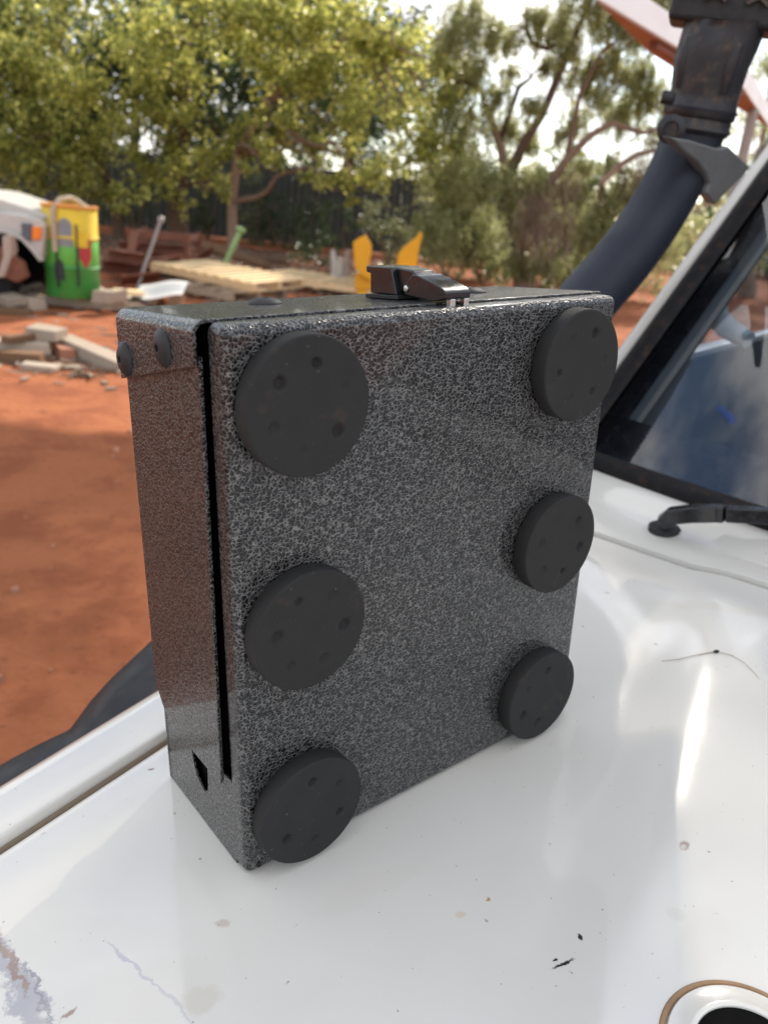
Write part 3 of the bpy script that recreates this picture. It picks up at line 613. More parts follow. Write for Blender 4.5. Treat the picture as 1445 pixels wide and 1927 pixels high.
    bp = sn(1262, 243, .085); dv = EYE-bp; dv /= np.linalg.norm(dv)
    m = MB(); m.lathe([(.020, 0), (.020, .008), (.015, .012), (.011, .013), (.010, .008), (0, .008)], bp+dv*.030, dv, 24); m.build('clamp_bolt', snork_dusty, sk, 40)
    bp = sn(1255, 184); m = MB(); m.lathe([(.009, -.008), (.009, .008), (.005, .011), (0, .011)], bp, sdn, 14); m.build('clamp_screw', black_matte, sk, 40)
    # bracket to the pillar
    bpx = [(1262, 258), (1300, 264), (1352, 280), (1372, 276), (1412, 314), (1398, 332), (1345, 386), (1329, 365), (1335, 347), (1328, 326), (1312, 305), (1286, 284)]
    m = MB(); pf = [sn(u, v, .030) for u, v in bpx]; k_ = len(pf)
    off = M @ nrm; off = off/np.linalg.norm(off)
    m.add([p for p in pf]+[p+off*.018 for p in pf], [tuple(range(k_-1, -1, -1)), tuple(range(k_, 2*k_))]+[(i, (i+1) % k_, k_+(i+1) % k_, k_+i) for i in range(k_)]); m.build('bracket', grey_bracket, sk, bevel=.004, seg=3)
    # head: box with a cross-ribbed grille facing the camera side
    hz = sn(1372, -60); hx = sdn if sdn @ (M @ R[0]) > 0 else -sdn; hu = axn; hf = np.cross(hx, hu); hf = hf if hf @ cdir > 0 else -hf
    m = MB(); hw_, hh_ = .088, .092
    hz = nk[6]+hu*(hh_-.002)+hx*.006
    m.box(hz-hf*.012, [hx, hu, hf], (hw_, hh_, .050)); hd = m.build('head', black_matte, sk, bevel=.009, seg=3)
    m = MB()
    for k in range(-4, 5):
        for sg in (1, -1):
            c0 = hz+hf*.041+hx*(k*.058); d = (hx*sg+hu*.62); d /= np.linalg.norm(d)
            a_, b_ = -.10, .10
            ts_ = [t for t in np.linspace(-.12, .12, 61) if abs((c0+d*t-hz) @ hx) < hw_-.008 and abs((c0+d*t-hz) @ hu) < hh_-.008]
            if len(ts_) < 3: continue
            m.box(c0+d*(ts_[0]+ts_[-1])/2, [d, np.cross(d, hf), hf], ((ts_[-1]-ts_[0])/2, .0024, .006+.0004*sg))
    m.build('grille', simple('dusty_grille', (.07, .055, .045), .7, 0, .3, 40), hd)
    return r
build_vehicle()

# twig with a seed head lying on the bonnet
def bonnet_pt(u, v, lift=.0):
    q = onveh(u, v, BULGE*.5); return vv(q[0], q[1], bonnet_h(q[0], q[1])+lift)
def build_twig():
    P = [bonnet_pt(u, v, .0012) for u, v in ((1245, 1242), (1275, 1243), (1305, 1239), (1345, 1234))]
    r = empty('dry_twig', P[-1], 'dry twig with a dark seed lying on the bonnet right of the box', 'twig')
    m = MB(); m.tube(P, [.0002, .0003, .0003, .0005], 6); m.build('stem', pale_bark, r, 60)
    m = MB(); m.tube([P[-1]-(P[-1]-P[-2])*.12, P[-1], P[-1]+(P[-1]-P[-2])*.14], [.0008, .0019, .0007], 8); m.build('seed', black_matte, r, 60)
    Q = [bonnet_pt(u, v, .001) for u, v in ((1352, 1235), (1375, 1241), (1398, 1255), (1415, 1272), (1426, 1286))]
    m = MB(); m.tube(Q, [.0003, .0003, .0002, .0002, .0001], 6); m.build('stalk', grey_wood, r, 60)
build_twig()

# ------------------------------------------------------------------ yard things
def board(m, p0, p1, wid, thk, roll=0.0):
    p0, p1 = np.asarray(p0, float), np.asarray(p1, float); t = p1-p0; L = np.linalg.norm(t); t /= L
    sd = np.cross(t, A(0, 0, 1)); sd /= np.linalg.norm(sd); up = np.cross(sd, t)
    sd2 = sd*math.cos(roll)+up*math.sin(roll); up2 = np.cross(sd2, t)
    return m.box((p0+p1)/2, [t, sd2, up2], (L/2, wid/2, thk/2))
def loose(name, p0, p1, wid, thk, mat, label, cat, group=None, roll=0, bevel=.006):
    c = (np.asarray(p0)+np.asarray(p1))/2; m = board(MB(), p0, p1, wid, thk, roll); m.v = [tuple(np.array(q)+rng.normal(0, .1*min(wid, thk), 3)) for q in m.v]
    return tag(m.build(name, mat, bevel=bevel, at=c), label, cat, group)
def pallet(c, yaw, size, label, mat=pine, group='timber pallets in the yard', tilt=(0, 0), n=7, lift=.14):
    r = empty('pallet', c, label, 'pallet', group)
    cyw, syw = math.cos(yaw), math.sin(yaw)
    ux, uy = A(cyw, syw, tilt[0]), A(-syw, cyw, tilt[1]); ux /= np.linalg.norm(ux); uy /= np.linalg.norm(uy); uz = np.cross(ux, uy)
    Lx, Ly = size; c = np.asarray(c, float)
    for k in range(3):
        m = MB(); m.box(c+uy*((k-1)*(Ly/2-.05))+uz*.067, [ux, uy, uz], (Lx/2, .045, .048)); m.build('bearer', mat, r, bevel=.004)
    for k in range(n):
        m = MB(); x = -Lx/2+.06+(Lx-.12)*k/(n-1)
        m.box(c+ux*x+uz*(.127+random.uniform(-.002, .002))+uy*random.uniform(-.012, .012), [ux, uy, uz], (.052, Ly/2, .0105)); m.build('slat', mat, r, bevel=.003)
    for k in range(3):
        m = MB(); m.box(c+ux*((k-1)*(Lx/2-.07))+uz*.010, [ux, uy, uz], (.05, Ly/2, .0085)); m.build('bottom_slat', mat, r, bevel=.003)
    return r
GP = lambda u, v, z=0.0: G(u, v, z)
pallet(GP(168, 570, .0), .12, (1.6, 1.1), 'low weathered pallet under the painted green and yellow drum', grey_wood)
p1 = GP(425, 556, .0)
pallet(A(p1[0], p1[1], .02), -.55, (1.3, 1.2), 'bottom pallet of the bright stack left of the yellow machine arms', grey_wood)
pallet(A(p1[0]+.02, p1[1]+.05, .22), -.50, (1.9, 1.2), 'bright new pallet lying on top of the bottom pallet, beside the green post', pine, tilt=(-.03, .02), n=10)
p2 = GP(600, 556, .0)
pallet(A(p2[0]+.1, p2[1]+.55, .10), -.30, (1.9, 1.1), 'flat pale pallet behind the box, just in front of the yellow machine arms', pine, tilt=(-.01, .01), n=11)

def build_drum():
    b = GP(139, 556, .142); sc = np.linalg.norm(b-EYE)/FPX*.985; rr, hh = 50.5*sc*.86, .99
    r = empty('oil_drum', b, 'green and yellow painted steel drum with red patch standing on the low pallet', 'drum')
    def band(name, z0, z1, mat, parent, extra=()):
        prof = [(rr-.004, z0), (rr, z0+.006)]+[(rr+d, z) for d, z in extra]+[(rr, z1-.006), (rr-.004, z1)]
        m = MB(); m.lathe(prof, b, A(0, 0, 1), 48); return m.build(name, mat, parent, 40)
    lo = band('lower_body', 0, .36, green_paint, r, [(0, .31), (.014, .33), (0, .35)])
    mi = band('middle_body', .361, .62, lime_paint, r)
    up = band('upper_body', .621, .96, yellow_paint, r, [(0, .635), (.014, .655), (0, .675)])
    m = MB(); m.lathe([(rr-.01, .955), (rr+.012, .96), (rr+.014, .985), (rr, .99), (rr-.012, .985), (rr-.02, .90), (0, .90)], b, A(0, 0, 1), 48); m.build('rim', simple('orange_rim', (.55, .22, .03), .6), r, 40)
    def patch(name, a0, a1, zs, mat, lift):
        m = MB(); us = np.linspace(a0, a1, 10)
        m.sheet(lambda a, k: b+A((rr+lift)*math.cos(a), (rr+lift)*math.sin(a), zs(a, k)), us, [0, .5, 1], lambda a, k: -A(math.cos(a), math.sin(a), 0)*lift*.8); return m.build(name, mat, r)
    toc = math.atan2(-b[1], -b[0])          # direction to the camera
    ang = lambda f: toc+f                    # f > 0 = right in the picture
    dk = simple('dark_paint', (.02, .022, .03), .5)
    patch('red_patch', ang(.28), ang(.78), lambda a, k: (.32+.45*abs((a-toc-.53)/.25)*.28)+(.30-.06*abs((a-toc-.53)/.25))*k, red_paint, .006)
    patch('grey_patch', ang(-.45), ang(.05), lambda a, k: .56+(.30-.5*(a-toc+.2)**2*2)*k, simple('grey_scuffed_paint', (.22, .23, .24), .6, 0, .4, 12), .005)
    patch('dark_arch', ang(-.62), ang(-.30), lambda a, k: .20+(.22-.5*(a-toc+.46)**2*4)*k, dk, .018)
    patch('yellow_patch', ang(.12), ang(.60), lambda a, k: .56+.17*k, yellow_paint, .018)
    for a, z0, z1 in ((-.52, .12, .88), (.20, .14, .80)):
        m = MB(); m.tube([b+A((rr+.02)*math.cos(ang(a)), (rr+.02)*math.sin(ang(a)), z) for z in np.linspace(z0, z1, 8)], .012, 6); m.build('strap', dk, r, 60)
    hs = [b+A((rr+.03)*math.cos(ang(-.55)), (rr+.03)*math.sin(ang(-.55)), z) for z in (.50, .65, .80, .93)]+[b+A(.20*math.cos(ang(-.5)), .20*math.sin(ang(-.5)), 1.04), b+A(.04, -.05, 1.06), b+A(.10*math.cos(ang(1.2)), .1*math.sin(ang(1.2)), 1.03), b+A(.2*math.cos(ang(1.4)), .2*math.sin(ang(1.4)), .95)]
    m = MB(); m.tube(hs, .03, 10); m.build('hose', simple('faded_hose', (.42, .33, .24), .7), r, 60)
build_drum()

def build_far_car():
    Y = 9.0; base = D(-250, 560, Y); base[2] = 0; base[1] = 9.8
    r = empty('parked_wagon', base, 'old white four-wheel drive at the left edge, orange indicator beside its headlight', 'car')
    def ex(name, px, y0, y1, mat, parent=r, bevel=.02):
        pts = [D(u, v, Y) for u, v in px]; k = len(pts); m = MB()
        m.add([A(p[0], y0, p[2]) for p in pts]+[A(p[0], y1, p[2]) for p in pts], [tuple(range(k-1, -1, -1)), tuple(range(k, 2*k))]+[(i, (i+1) % k, k+(i+1) % k, k+i) for i in range(k)])
        return m.build(name, mat, parent, bevel=bevel, seg=3)
    ex('bonnet', [(-220, 338), (-60, 358), (0, 378), (50, 393), (78, 403), (86, 411), (70, 413), (-220, 376)], 9.12, 10.2, faded_white, bevel=.03)
    ex('front_guard', [(-220, 374), (40, 404), (76, 413), (84, 425), (82, 450), (78, 486), (66, 470), (45, 446), (15, 432), (-30, 430), (-80, 446), (-118, 500), (-220, 505)], 9.0, 9.22, faded_white)
    ex('arch_lip', [(80, 492), (68, 476), (46, 452), (15, 438), (-30, 436), (-78, 452), (-112, 500), (-116, 498), (-80, 446), (-30, 429), (15, 431), (46, 445), (68, 469), (82, 490)], 8.93, 9.05, faded_white, bevel=.008)
    ex('headlight', [(43, 419), (62, 421), (62, 452), (43, 450)], 8.965, 9.1, lamp_glass, bevel=.01)
    ex('indicator', [(63.5, 426), (80, 427), (79, 450), (63.5, 451)], 8.955, 9.1, orange_lens, bevel=.01)
    ex('wheel_well_shade', [(-200, 440), (60, 455), (64, 520), (-200, 520)], 9.3, 10.3, shade_black)  # near-black block, the wheel well's shade painted as a solid
    ex('bumper', [(-20, 470), (10, 462), (52, 492), (60, 520), (44, 530), (-20, 505)], 8.85, 8.98, rust)
    ex('bumper_strut', [(20, 444), (34, 440), (40, 470), (24, 520), (10, 520), (22, 480)], 8.80, 8.95, simple('bare_metal_bar', (.42, .33, .27), .6), bevel=.02)
    ex('body', [(-1100, 370), (-225, 330), (-225, 510), (-1100, 560)], 9.02, 10.6, faded_white)
    ex('cab', [(-1000, 366), (-250, 328), (-340, 190), (-960, 190)], 9.1, 10.5, lamp_glass, bevel=.04)
    ex('roof', [(-985, 192), (-330, 192), (-360, 165), (-950, 165)], 9.05, 10.55, faded_white, bevel=.04)
    for u in (-30, -850):
        for y in (9.1, 10.4):
            h = D(u, 520, Y); h[1] = y; h[2] = .36; m = MB(); m.lathe([(.2, -.1), (.33, -.11), (.36, -.07), (.36, .07), (.33, .11), (.2, .1)], h, A(0, 1, 0), 32); wh = m.build('wheel', seal_rubber, r, 50)
            m = MB(); m.lathe([(.2, -.09), (.1, -.05), (0, -.06)], h, A(0, 1, 0), 24); m.build('rim', grey_steel, wh, 50)
build_far_car()

# old timber lying on the sunny dirt
T = 'loose old timber lying on the red dirt'
def tim(u0, v0, z0, u1, v1, z1, wid, thk, mat, label, roll=0): return loose('timber_offcut', GP(u0, v0, z0), GP(u1, v1, z1), wid, thk, mat, label, 'timber', T, roll)
tim(118, 638, .12, 240, 690, .05, .20, .09, grey_wood, 'longest pale plank of the near timber pile, pointing at the box')
tim(60, 622, .20, 118, 632, .18, .24, .10, grey_wood, 'grey block on top of the near timber pile')
tim(-30, 648, .10, 95, 652, .10, .16, .10, grey_wood, 'pale beam at the left edge under the grey block')
tim(-20, 668, .05, 80, 676, .05, .14, .09, brown_wood, 'dark beam at the bottom of the near timber pile')
tim(95, 640, .07, 130, 668, .06, .12, .10, simple('reddish_timber', (.36, .16, .09), .8), 'short reddish block in the middle of the near timber pile')
tim(45, 688, .03, 110, 694, .03, .14, .05, grey_wood, 'small pale chip in front of the near timber pile')
tim(130, 690, .02, 150, 692, .02, .06, .03, grey_wood, 'tiny offcut on the dirt right of the pale chip')
tim(10, 640, .17, 60, 633, .17, .10, .06, brown_wood, 'thin brown stick lying across the pale beam')
tim(35, 575, .05, 72, 572, .05, .32, .16, grey_wood, 'pale stump offcut in front of the white four-wheel drive')
tim(5, 566, .10, 40, 562, .12, .30, .10, grey_wood, 'split board leaning below the rusty bumper')
tim(-20, 585, .02, 60, 590, .02, .16, .07, brown_wood, 'brown board on the dirt left of the drum pallet')
tim(192, 560, .20, 222, 556, .20, .26, .14, grey_wood, 'pale block on the pallet right of the drum')
tim(215, 548, .22, 268, 552, .20, .14, .05, pine, 'bright short board on the pallet right of the drum')
tim(255, 560, .25, 300, 585, .10, .16, .03, simple('black_board', (.03, .028, .028), .6), 'black board leaning between drum and bright pallets')
tim(300, 560, .16, 340, 574, .05, .10, .04, simple('orange_board', (.55, .22, .06), .7), 'orange edged board beside the bright pallets')
# a crumpled white sheet
def build_sheet():
    c = GP(302, 545, .26); m = MB()
    m.sheet(lambda a, b: c+A(a, b*.8, .05*math.sin(6*a+2*b)+.04*math.sin(9*b)+.10*b), np.linspace(-.28, .30, 14), np.linspace(-.30, .35, 10), lambda a, b: A(0, 0, -.008))
    tag(m.build('metal_sheet', white_sheet, smooth=60, at=c), 'crumpled white metal sheet beside the bright pallets', 'sheet')
    sp = GP(302, 560, 0); tag(board(MB(), A(c[0], c[1], 0.01), A(c[0]+.02, c[1]+.3, .17), .4, .1).build('timber_offcut', brown_wood, at=c), 'dark block under the crumpled white sheet', 'timber', T)
build_sheet()
# rusty scrap
S = 'rusty scrap steel by the trees'
def channel(p0, p1, wid, hgt, label):
    c = (p0+p1)/2; t = p1-p0; L = np.linalg.norm(t); t /= L; sd = np.cross(t, A(0, 0, 1)); sd /= np.linalg.norm(sd); up = np.cross(sd, t)
    q = [(-wid/2, -hgt/2), (wid/2, -hgt/2), (wid/2, -hgt/2+.015), (-wid/2+.015, -hgt/2+.015), (-wid/2+.015, hgt/2-.015), (wid/2, hgt/2-.015), (wid/2, hgt/2), (-wid/2, hgt/2)]
    m = MB(); m.prism(q, lambda a, b, s: c+t*s+sd*a+up*b, -L/2, L/2)
    return tag(m.build('steel_channel', rust, at=c), label, 'scrap steel', S)
channel(D(196, 503, 12.2), D(345, 495, 12.9), .16, .20, 'lowest long rusty steel channel right of the drum')
channel(D(200, 478, 12.4), D(270, 488, 11.9), .12, .16, 'short rusty steel channel resting above the lowest one, right of the drum')
channel(D(225, 462, 12.9), D(350, 470, 13.4), .14, .14, 'upper rusty steel channel in front of the thick tree trunk')
channel(D(245, 490, 12.3), D(255, 440, 12.7), .12, .10, 'upright rusty channel stub right of the drum')
for (u0, v0, u1, v1, y, w, lab) in ((205, 505, 262, 470, 12.6, .5, 'rusty steel plate leaning right behind the drum'), (270, 512, 338, 486, 12.0, .35, 'rusty steel plate lying in front of the box frame'), (345, 500, 400, 470, 13.8, .4, 'rusty steel plate under the thick trunk, left of the green post'), (228, 528, 300, 518, 11.4, .3, 'flat rusty plate low on the dirt beside the leaning pipe')):
    loose('steel_plate', D(u0, v0, y), D(u1, v1, y+.3), w, .03, rust, lab, 'scrap steel', S, .5, .004)
def build_frame():
    c = D(300, 460, 13.2); r = empty('rusty_frame', A(c[0], c[1], 0), 'rusty box frame with bars in front of the thick tree trunk', 'scrap steel', S)
    for dx, dy, L in ((-.45, 0, 0), (.45, 0, 0), (-.45, .7, 0), (.45, .7, 0)):
        m = MB(); m.box(A(c[0]+dx, c[1]+dy, c[2]/2+.1), np.eye(3), (.04, .04, c[2]/2+.1)); m.build('leg', rust, r)
    for z in (.35, c[2]+.12):
        for dy in (0, .7):
            m = MB(); m.box(A(c[0], c[1]+dy, z), np.eye(3), (.50, .038, .045)); m.build('rail', rust, r)
        for dx in (-.45, .45):
            m = MB(); m.box(A(c[0]+dx, c[1]+.35, z), np.eye(3), (.035, .31, .043)); m.build('rail', rust, r)
    m = MB(); m.box(A(c[0]+.05, c[1]+.35, c[2]*.55), np.eye(3), (.36, .28, c[2]*.3)); m.build('plate_box', rust, r, bevel=.02)
build_frame()
def post(name, a, b, r0, mat, label, ball=None):
    m = MB(); m.tube([a, b], [r0, r0], 12)
    c = np.asarray(a); e = empty(name, c, label, 'post'); m.build('shaft', mat, e, 40)
    m = MB(); t = (b-a)/np.linalg.norm(b-a); m.lathe([(0, 0), (r0*1.5, .01), (r0*1.9, .05), (r0*1.5, .09), (0, .11)], b-t*.04, t, 14); m.build('cap', mat, e, 60)
a = GP(258, 545, .02); post('leaning_pipe', a, D(303, 415, a[1]+.45), .026, grey_steel, 'grey metal pipe leaning up between the drum and the bright pallets')
a = GP(408, 530, .02); post('leaning_post', a, D(453, 434, a[1]+.2), .045, green_post_paint, 'pale green post sticking up behind the bright pallets')

# yellow machine arms
def build_arms():
    Y = 12.6
    c = D(730, 520, Y); c[2] = 0
    r = empty('loader_attachment', c, 'yellow steel loader arms standing upright behind the box latch', 'machine')
    def plate(name, px, t, mat, dy=0):
        pts = [D(u, v, Y+dy) for u, v in px]; k = len(pts); m = MB(); o = A(0, t, 0)
        m.add(pts+[p+o for p in pts], [tuple(range(k-1, -1, -1)), tuple(range(k, 2*k))]+[(i, (i+1) % k, k+(i+1) % k, k+i) for i in range(k)]); return m.build(name, mat, r, bevel=.012)
    plate('arm', [(664, 456), (676, 447), (688, 442), (699, 462), (698, 480), (692, 502), (700, 512), (700, 528), (685, 522), (668, 505)], .12, yellow_machine)
    plate('arm', [(745, 515), (749, 478), (760, 464), (782, 448), (790, 436), (795, 440), (788, 470), (782, 515)], .12, yellow_machine, .35)
    plate('cap', [(666, 452), (668, 436), (678, 430), (688, 440), (680, 446)], .10, black_matte, .01)
    plate('cross_beam', [(668, 516), (800, 512), (800, 545), (668, 545)], .10, yellow_machine, .13)
    plate('foot', [(672, 546), (690, 546), (690, 596), (672, 596)], .10, yellow_machine, .12)
    plate('foot', [(776, 546), (794, 546), (794, 605), (776, 605)], .10, yellow_machine, .12)
    plate('pin', [(640, 520), (652, 470), (660, 470), (656, 520)], .06, grey_steel, .4)
build_arms()

# corrugated fence behind the left trees
def build_fence():
    r = empty('corrugated_fence', (-5, 25.0, 0), 'grey-green corrugated steel fence behind the leafy trees', 'fence')
    for k in range(24):
        x0 = -14+k*.80; m = MB(); us = np.linspace(0, .797, 33); top = 2.15+random.uniform(-.02, .02); dy = random.uniform(-.01, .01)
        m.sheet(lambda u, z: A(x0+u, 25.0+dy+.02*math.sin(2*math.pi*u/.2), z), us, [.03, top], lambda u, z: A(0, .004, 0)); m.build('sheet', fence_steel, r, 60)
        if k % 3 == 0:
            m = MB(); m.box(A(x0, 25.10, 1.0), np.eye(3), (.04, .04, 1.0)); m.build('post', grey_steel, r)
build_fence()

# ------------------------------------------------------------------ vegetation
def fast_mesh(name, V, F, mat, parent):
    me = bpy.data.meshes.new(name); n = len(F); k = F.shape[1]
    me.vertices.add(len(V)); me.vertices.foreach_set('co', (V-np.array(root_of(parent))).astype(np.float32).ravel())
    me.loops.add(n*k); me.loops.foreach_set('vertex_index', F.astype(np.int32).ravel())
    me.polygons.add(n); me.polygons.foreach_set('loop_start', np.arange(0, n*k, k, dtype=np.int32))
    me.update(calc_edges=True); me.materials.append(mat)
    ob = bpy.data.objects.new(name, me); col.objects.link(ob); ob.parent = parent; return ob
def unit(v): return v/np.linalg.norm(v, axis=-1, keepdims=True)
def leaf_quads(P, length, width, droop=0.3, d=None):
    n = len(P)
    if d is None: d = rng.normal(size=(n, 3)); d[:, 2] -= droop*1.5; d = unit(d)
    u = unit(np.cross(d, rng.normal(size=(n, 3)))); L = (length*rng.uniform(.65, 1.25, n))[:, None]; W = (width*rng.uniform(.7, 1.2, n))[:, None]
    nn = np.cross(d, u)
    V = np.stack([P, P+d*L*.45+u*W*.5+nn*L*.06, P+d*L-nn*L*.08, P+d*L*.45-u*W*.5+nn*L*.06], 1).reshape(-1, 3)
    return V, np.arange(4*n).reshape(-1, 4)
def broad_cluster(c, rad, n):
    nb = max(4, int(6+rad*3)); sub = c+unit(rng.normal(size=(nb, 3)))*(rad*rng.uniform(.45, .95, nb))[:, None]*A(1, .9, .85)
    ns = max(10, int(n/14)); tips = sub[rng.integers(0, nb, ns)]+rng.normal(size=(ns, 3))*rad*.20*A(1, 1, .8); tips[:, 2] -= .1*rad
    idx = rng.integers(0, ns, n)
    return tips[idx]+rng.normal(size=(n, 3))*min(.09, rad*.10)
def limb(m, a, b, r0, r1, sag=.12, n=6):
    a, b = np.asarray(a, float), np.asarray(b, float); L = np.linalg.norm(b-a); j = rng.normal(size=(n+1, 3))*L*.035; j[0] = 0; j[-1] = 0
    P = [a+(b-a)*t+A(0, 0, sag*L*math.sin(math.pi*t))+j[i] for i, t in enumerate(np.linspace(0, 1, n+1))]
    m.tube(P, list(np.linspace(r0, r1, n+1)), 7, cap=False)
def tree(name, label, base, forks, clusters, lmat, bmat, per=1.0, leaf=(.120, .074), r0=.15, group=None, dens=640, inner=()):
    base = np.asarray(base, float); r = empty(name, base, label, 'tree', group)
    m = MB(); fk = [np.asarray(f, float) for f in forks]
    P = [base-A(0, 0, .1), base+A(.03, 0, .25)]
    for f in fk: P.append(f)
    m.tube(P, [r0*1.5, r0*1.1]+list(np.linspace(r0*.95, r0*.55, len(fk))), 12)
    tr = m.build('trunk', bmat, r, 70)
    mb = MB(); allp = []
    deep = []
    for (c, rad), isin in [(q, 0) for q in clusters]+[(q, 1) for q in inner]:
        c = np.asarray(c, float); f = min(fk, key=lambda q: np.linalg.norm(q-c)+max(0, q[2]-c[2])*.6)
        L = np.linalg.norm(c-f); limb(mb, f, c, min(.07, .018+.016*L), .010)
        for _ in range(4): limb(mb, c-(c-f)*.12, c+unit(rng.normal(size=3))*rad*.8, .010, .004, 0, 3)
        (deep if isin else allp).append(broad_cluster(c, rad, int(dens*per*(rad/.75)**2)))
    mb.build('branches', bmat, r, 70)['kind'] = 'stuff'
    V, F = leaf_quads(np.concatenate(allp), *leaf); cr = fast_mesh('crown', V, F, lmat, r)
    if deep: V, F = leaf_quads(np.concatenate(deep), *leaf); fast_mesh('inner_crown_shade', V, F, leaf_dark, r)  # deep leaves given a darker colour to paint shade into the crown
    return r
def px_clusters(lst, y, jit=1.2, k=1/1497.):
    out = []
    for i, (u, v, rp) in enumerate(lst):
        yy = y+rng.uniform(-jit, jit); p = D(u, v, yy); out.append((p, rp*np.linalg.norm(p-EYE)*k))
    return out
LT = 'leafy trees along the back of the yard'
c1 = px_clusters([(40, 110, 75), (125, 175, 90), (55, 255, 75), (20, 320, 50), (150, 285, 80), (205, 205, 75), (185, 360, 42), (110, 80, 75), (245, 365, 34), (40, 20, 80), (95, 345, 36), (-90, 150, 120), (-120, 300, 90), (-140, -20, 110), (130, -30, 80)], 18.0)
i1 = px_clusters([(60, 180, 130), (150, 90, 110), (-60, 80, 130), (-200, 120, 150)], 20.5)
tree('leafy_tree', 'yellow-green leafy tree at the left edge above the white four-wheel drive and drum', D(222, 452, 19.5)*A(1, 1, 0), [D(214, 380, 19.4), D(190, 300, 19.2), D(150, 200, 19.0), D(110, 90, 18.8)], c1, leaf_yellow, bark, group=LT, r0=.13, inner=i1)
c2 = px_clusters([(300, 55, 85), (400, 45, 85), (350, 150, 70), (322, 255, 62), (375, 305, 55), (415, 250, 52), (280, 170, 50), (340, 368, 32), (412, 352, 28), (262, 300, 42), (300, 330, 36), (240, -10, 80), (340, -30, 80), (450, -30, 80)], 18.4)
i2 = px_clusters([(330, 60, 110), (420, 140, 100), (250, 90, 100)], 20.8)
tree('leafy_tree', 'leafy tree with thick brown trunk behind the rusty box frame', D(335, 458, 20.2)*A(1, 1, 0), [D(332, 390, 20.1), D(340, 300, 20.0), D(350, 200, 19.6), D(350, 80, 19.2)], c2, leaf_yellow, bark, group=LT, r0=.24, inner=i2)
c3 = px_clusters([(540, 60, 90), (640, 45, 95), (600, 165, 85), (700, 125, 90), (785, 80, 75), (800, 190, 70), (685, 325, 50), (640, 250, 55), (775, 275, 52), (725, 235, 70), (560, 262, 50), (838, 255, 34), (825, 140, 45), (520, 165, 60), (490, 300, 36), (505, 240, 45), (610, 320, 34), (655, 355, 30), (720, 345, 34), (570, -20, 60)], 18.2)
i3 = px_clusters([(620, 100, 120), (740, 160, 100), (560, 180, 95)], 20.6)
tree('leafy_tree', 'leafy tree with slender trunk whose hanging bough glows above the yellow machine arms', D(436, 458, 19.8)*A(1, 1, 0), [D(436, 380, 19.7), D(448, 290, 19.6), D(500, 190, 19.3), D(590, 110, 18.9), D(680, 60, 18.6)], c3, leaf_yellow, pale_bark, group=LT, r0=.12, inner=i3)

# darker trees beyond the fence
DT = 'dark trees beyond the fence'
for (u, v0, lab, mat_) in ((60, 120, 'dark green tree beyond the fence at the far left', leaf_dark), (420, 110, 'dark green tree beyond the fence behind the slender trunk', leaf_dark), (250, 0, 'tall dark green tree beyond the fence, upper left', leaf_dark), (640, 60, 'dark tree beyond the fence behind the hanging bough', leaf_dark)):
    cl = []
    for k in range(22):
        uu, v_ = u+random.uniform(-150, 150), v0+random.uniform(-230, 170); p = D(uu, v_, 28+random.uniform(-1.5, 2.5)); cl.append((p, random.uniform(.9, 1.5)))
    b = D(u, 440, 28.5)*A(1, 1, 0); tree('dark_tree', lab, b, [b+A(0, 0, 1.5), b+A(.2, 0, 3), b+A(.1, 0, 5)], cl, mat_, bark, leaf=(.16, .09), dens=380, r0=.2, group=DT)

# pepper tree: drooping strands, open crown
def pepper(name, label, base, paths, clumps, lmat, dens=1.0, y=18., group=None):
    base = np.asarray(base, float); r = empty(name, base, label, 'tree', group)
    m = MB(); m.tube(*paths[0], 12); m.build('trunk', pale_bark, r, 70)
    for P, rad in paths[1:]:
        mm = MB(); mm.tube(P, rad, 8); mm.build('limb', pale_bark if random.random() < .6 else bark, r, 70)
    V_, F_ = [], []
    tips = [p for P, _ in paths for p in P]
    allp, alld = [], []
    tw = MB()
    for (c, rad) in clumps:
        f = min(tips, key=lambda q: np.linalg.norm(q-c)); limb(tw, f, c, .025, .006, .1, 5)
        ns = int(120*dens*(rad/.7)**2)
        st = c+unit(rng.normal(size=(ns, 3)))*(rad*rng.uniform(0, 1, ns)**.5)[:, None]*A(1, 1, .75)
        ln = rng.uniform(.3, .9, ns)*min(1, rad*1.2); dr = np.stack([rng.normal(0, .22, ns), rng.normal(0, .22, ns), -np.ones(ns)], 1)
        k = 24; t = rng.uniform(0, 1, (ns, k)); P = st[:, None]+dr[:, None]*(t*ln[:, None])[..., None]+rng.normal(0, .02, (ns, k, 3))
        allp.append(P.reshape(-1, 3)); dd = rng.normal(size=(ns*k, 3))*.7; dd[:, 2] -= .8; alld.append(unit(dd))
    tw.build('branches', bark, r, 70)['kind'] = 'stuff'
    V, F = leaf_quads(np.concatenate(allp), .12, .026, d=np.concatenate(alld)); fast_mesh('crown', V, F, lmat, r); return r
yP = 18.0
pd = lambda pts, y=yP: [D(u, v, y+dy) for u, v, dy in pts]
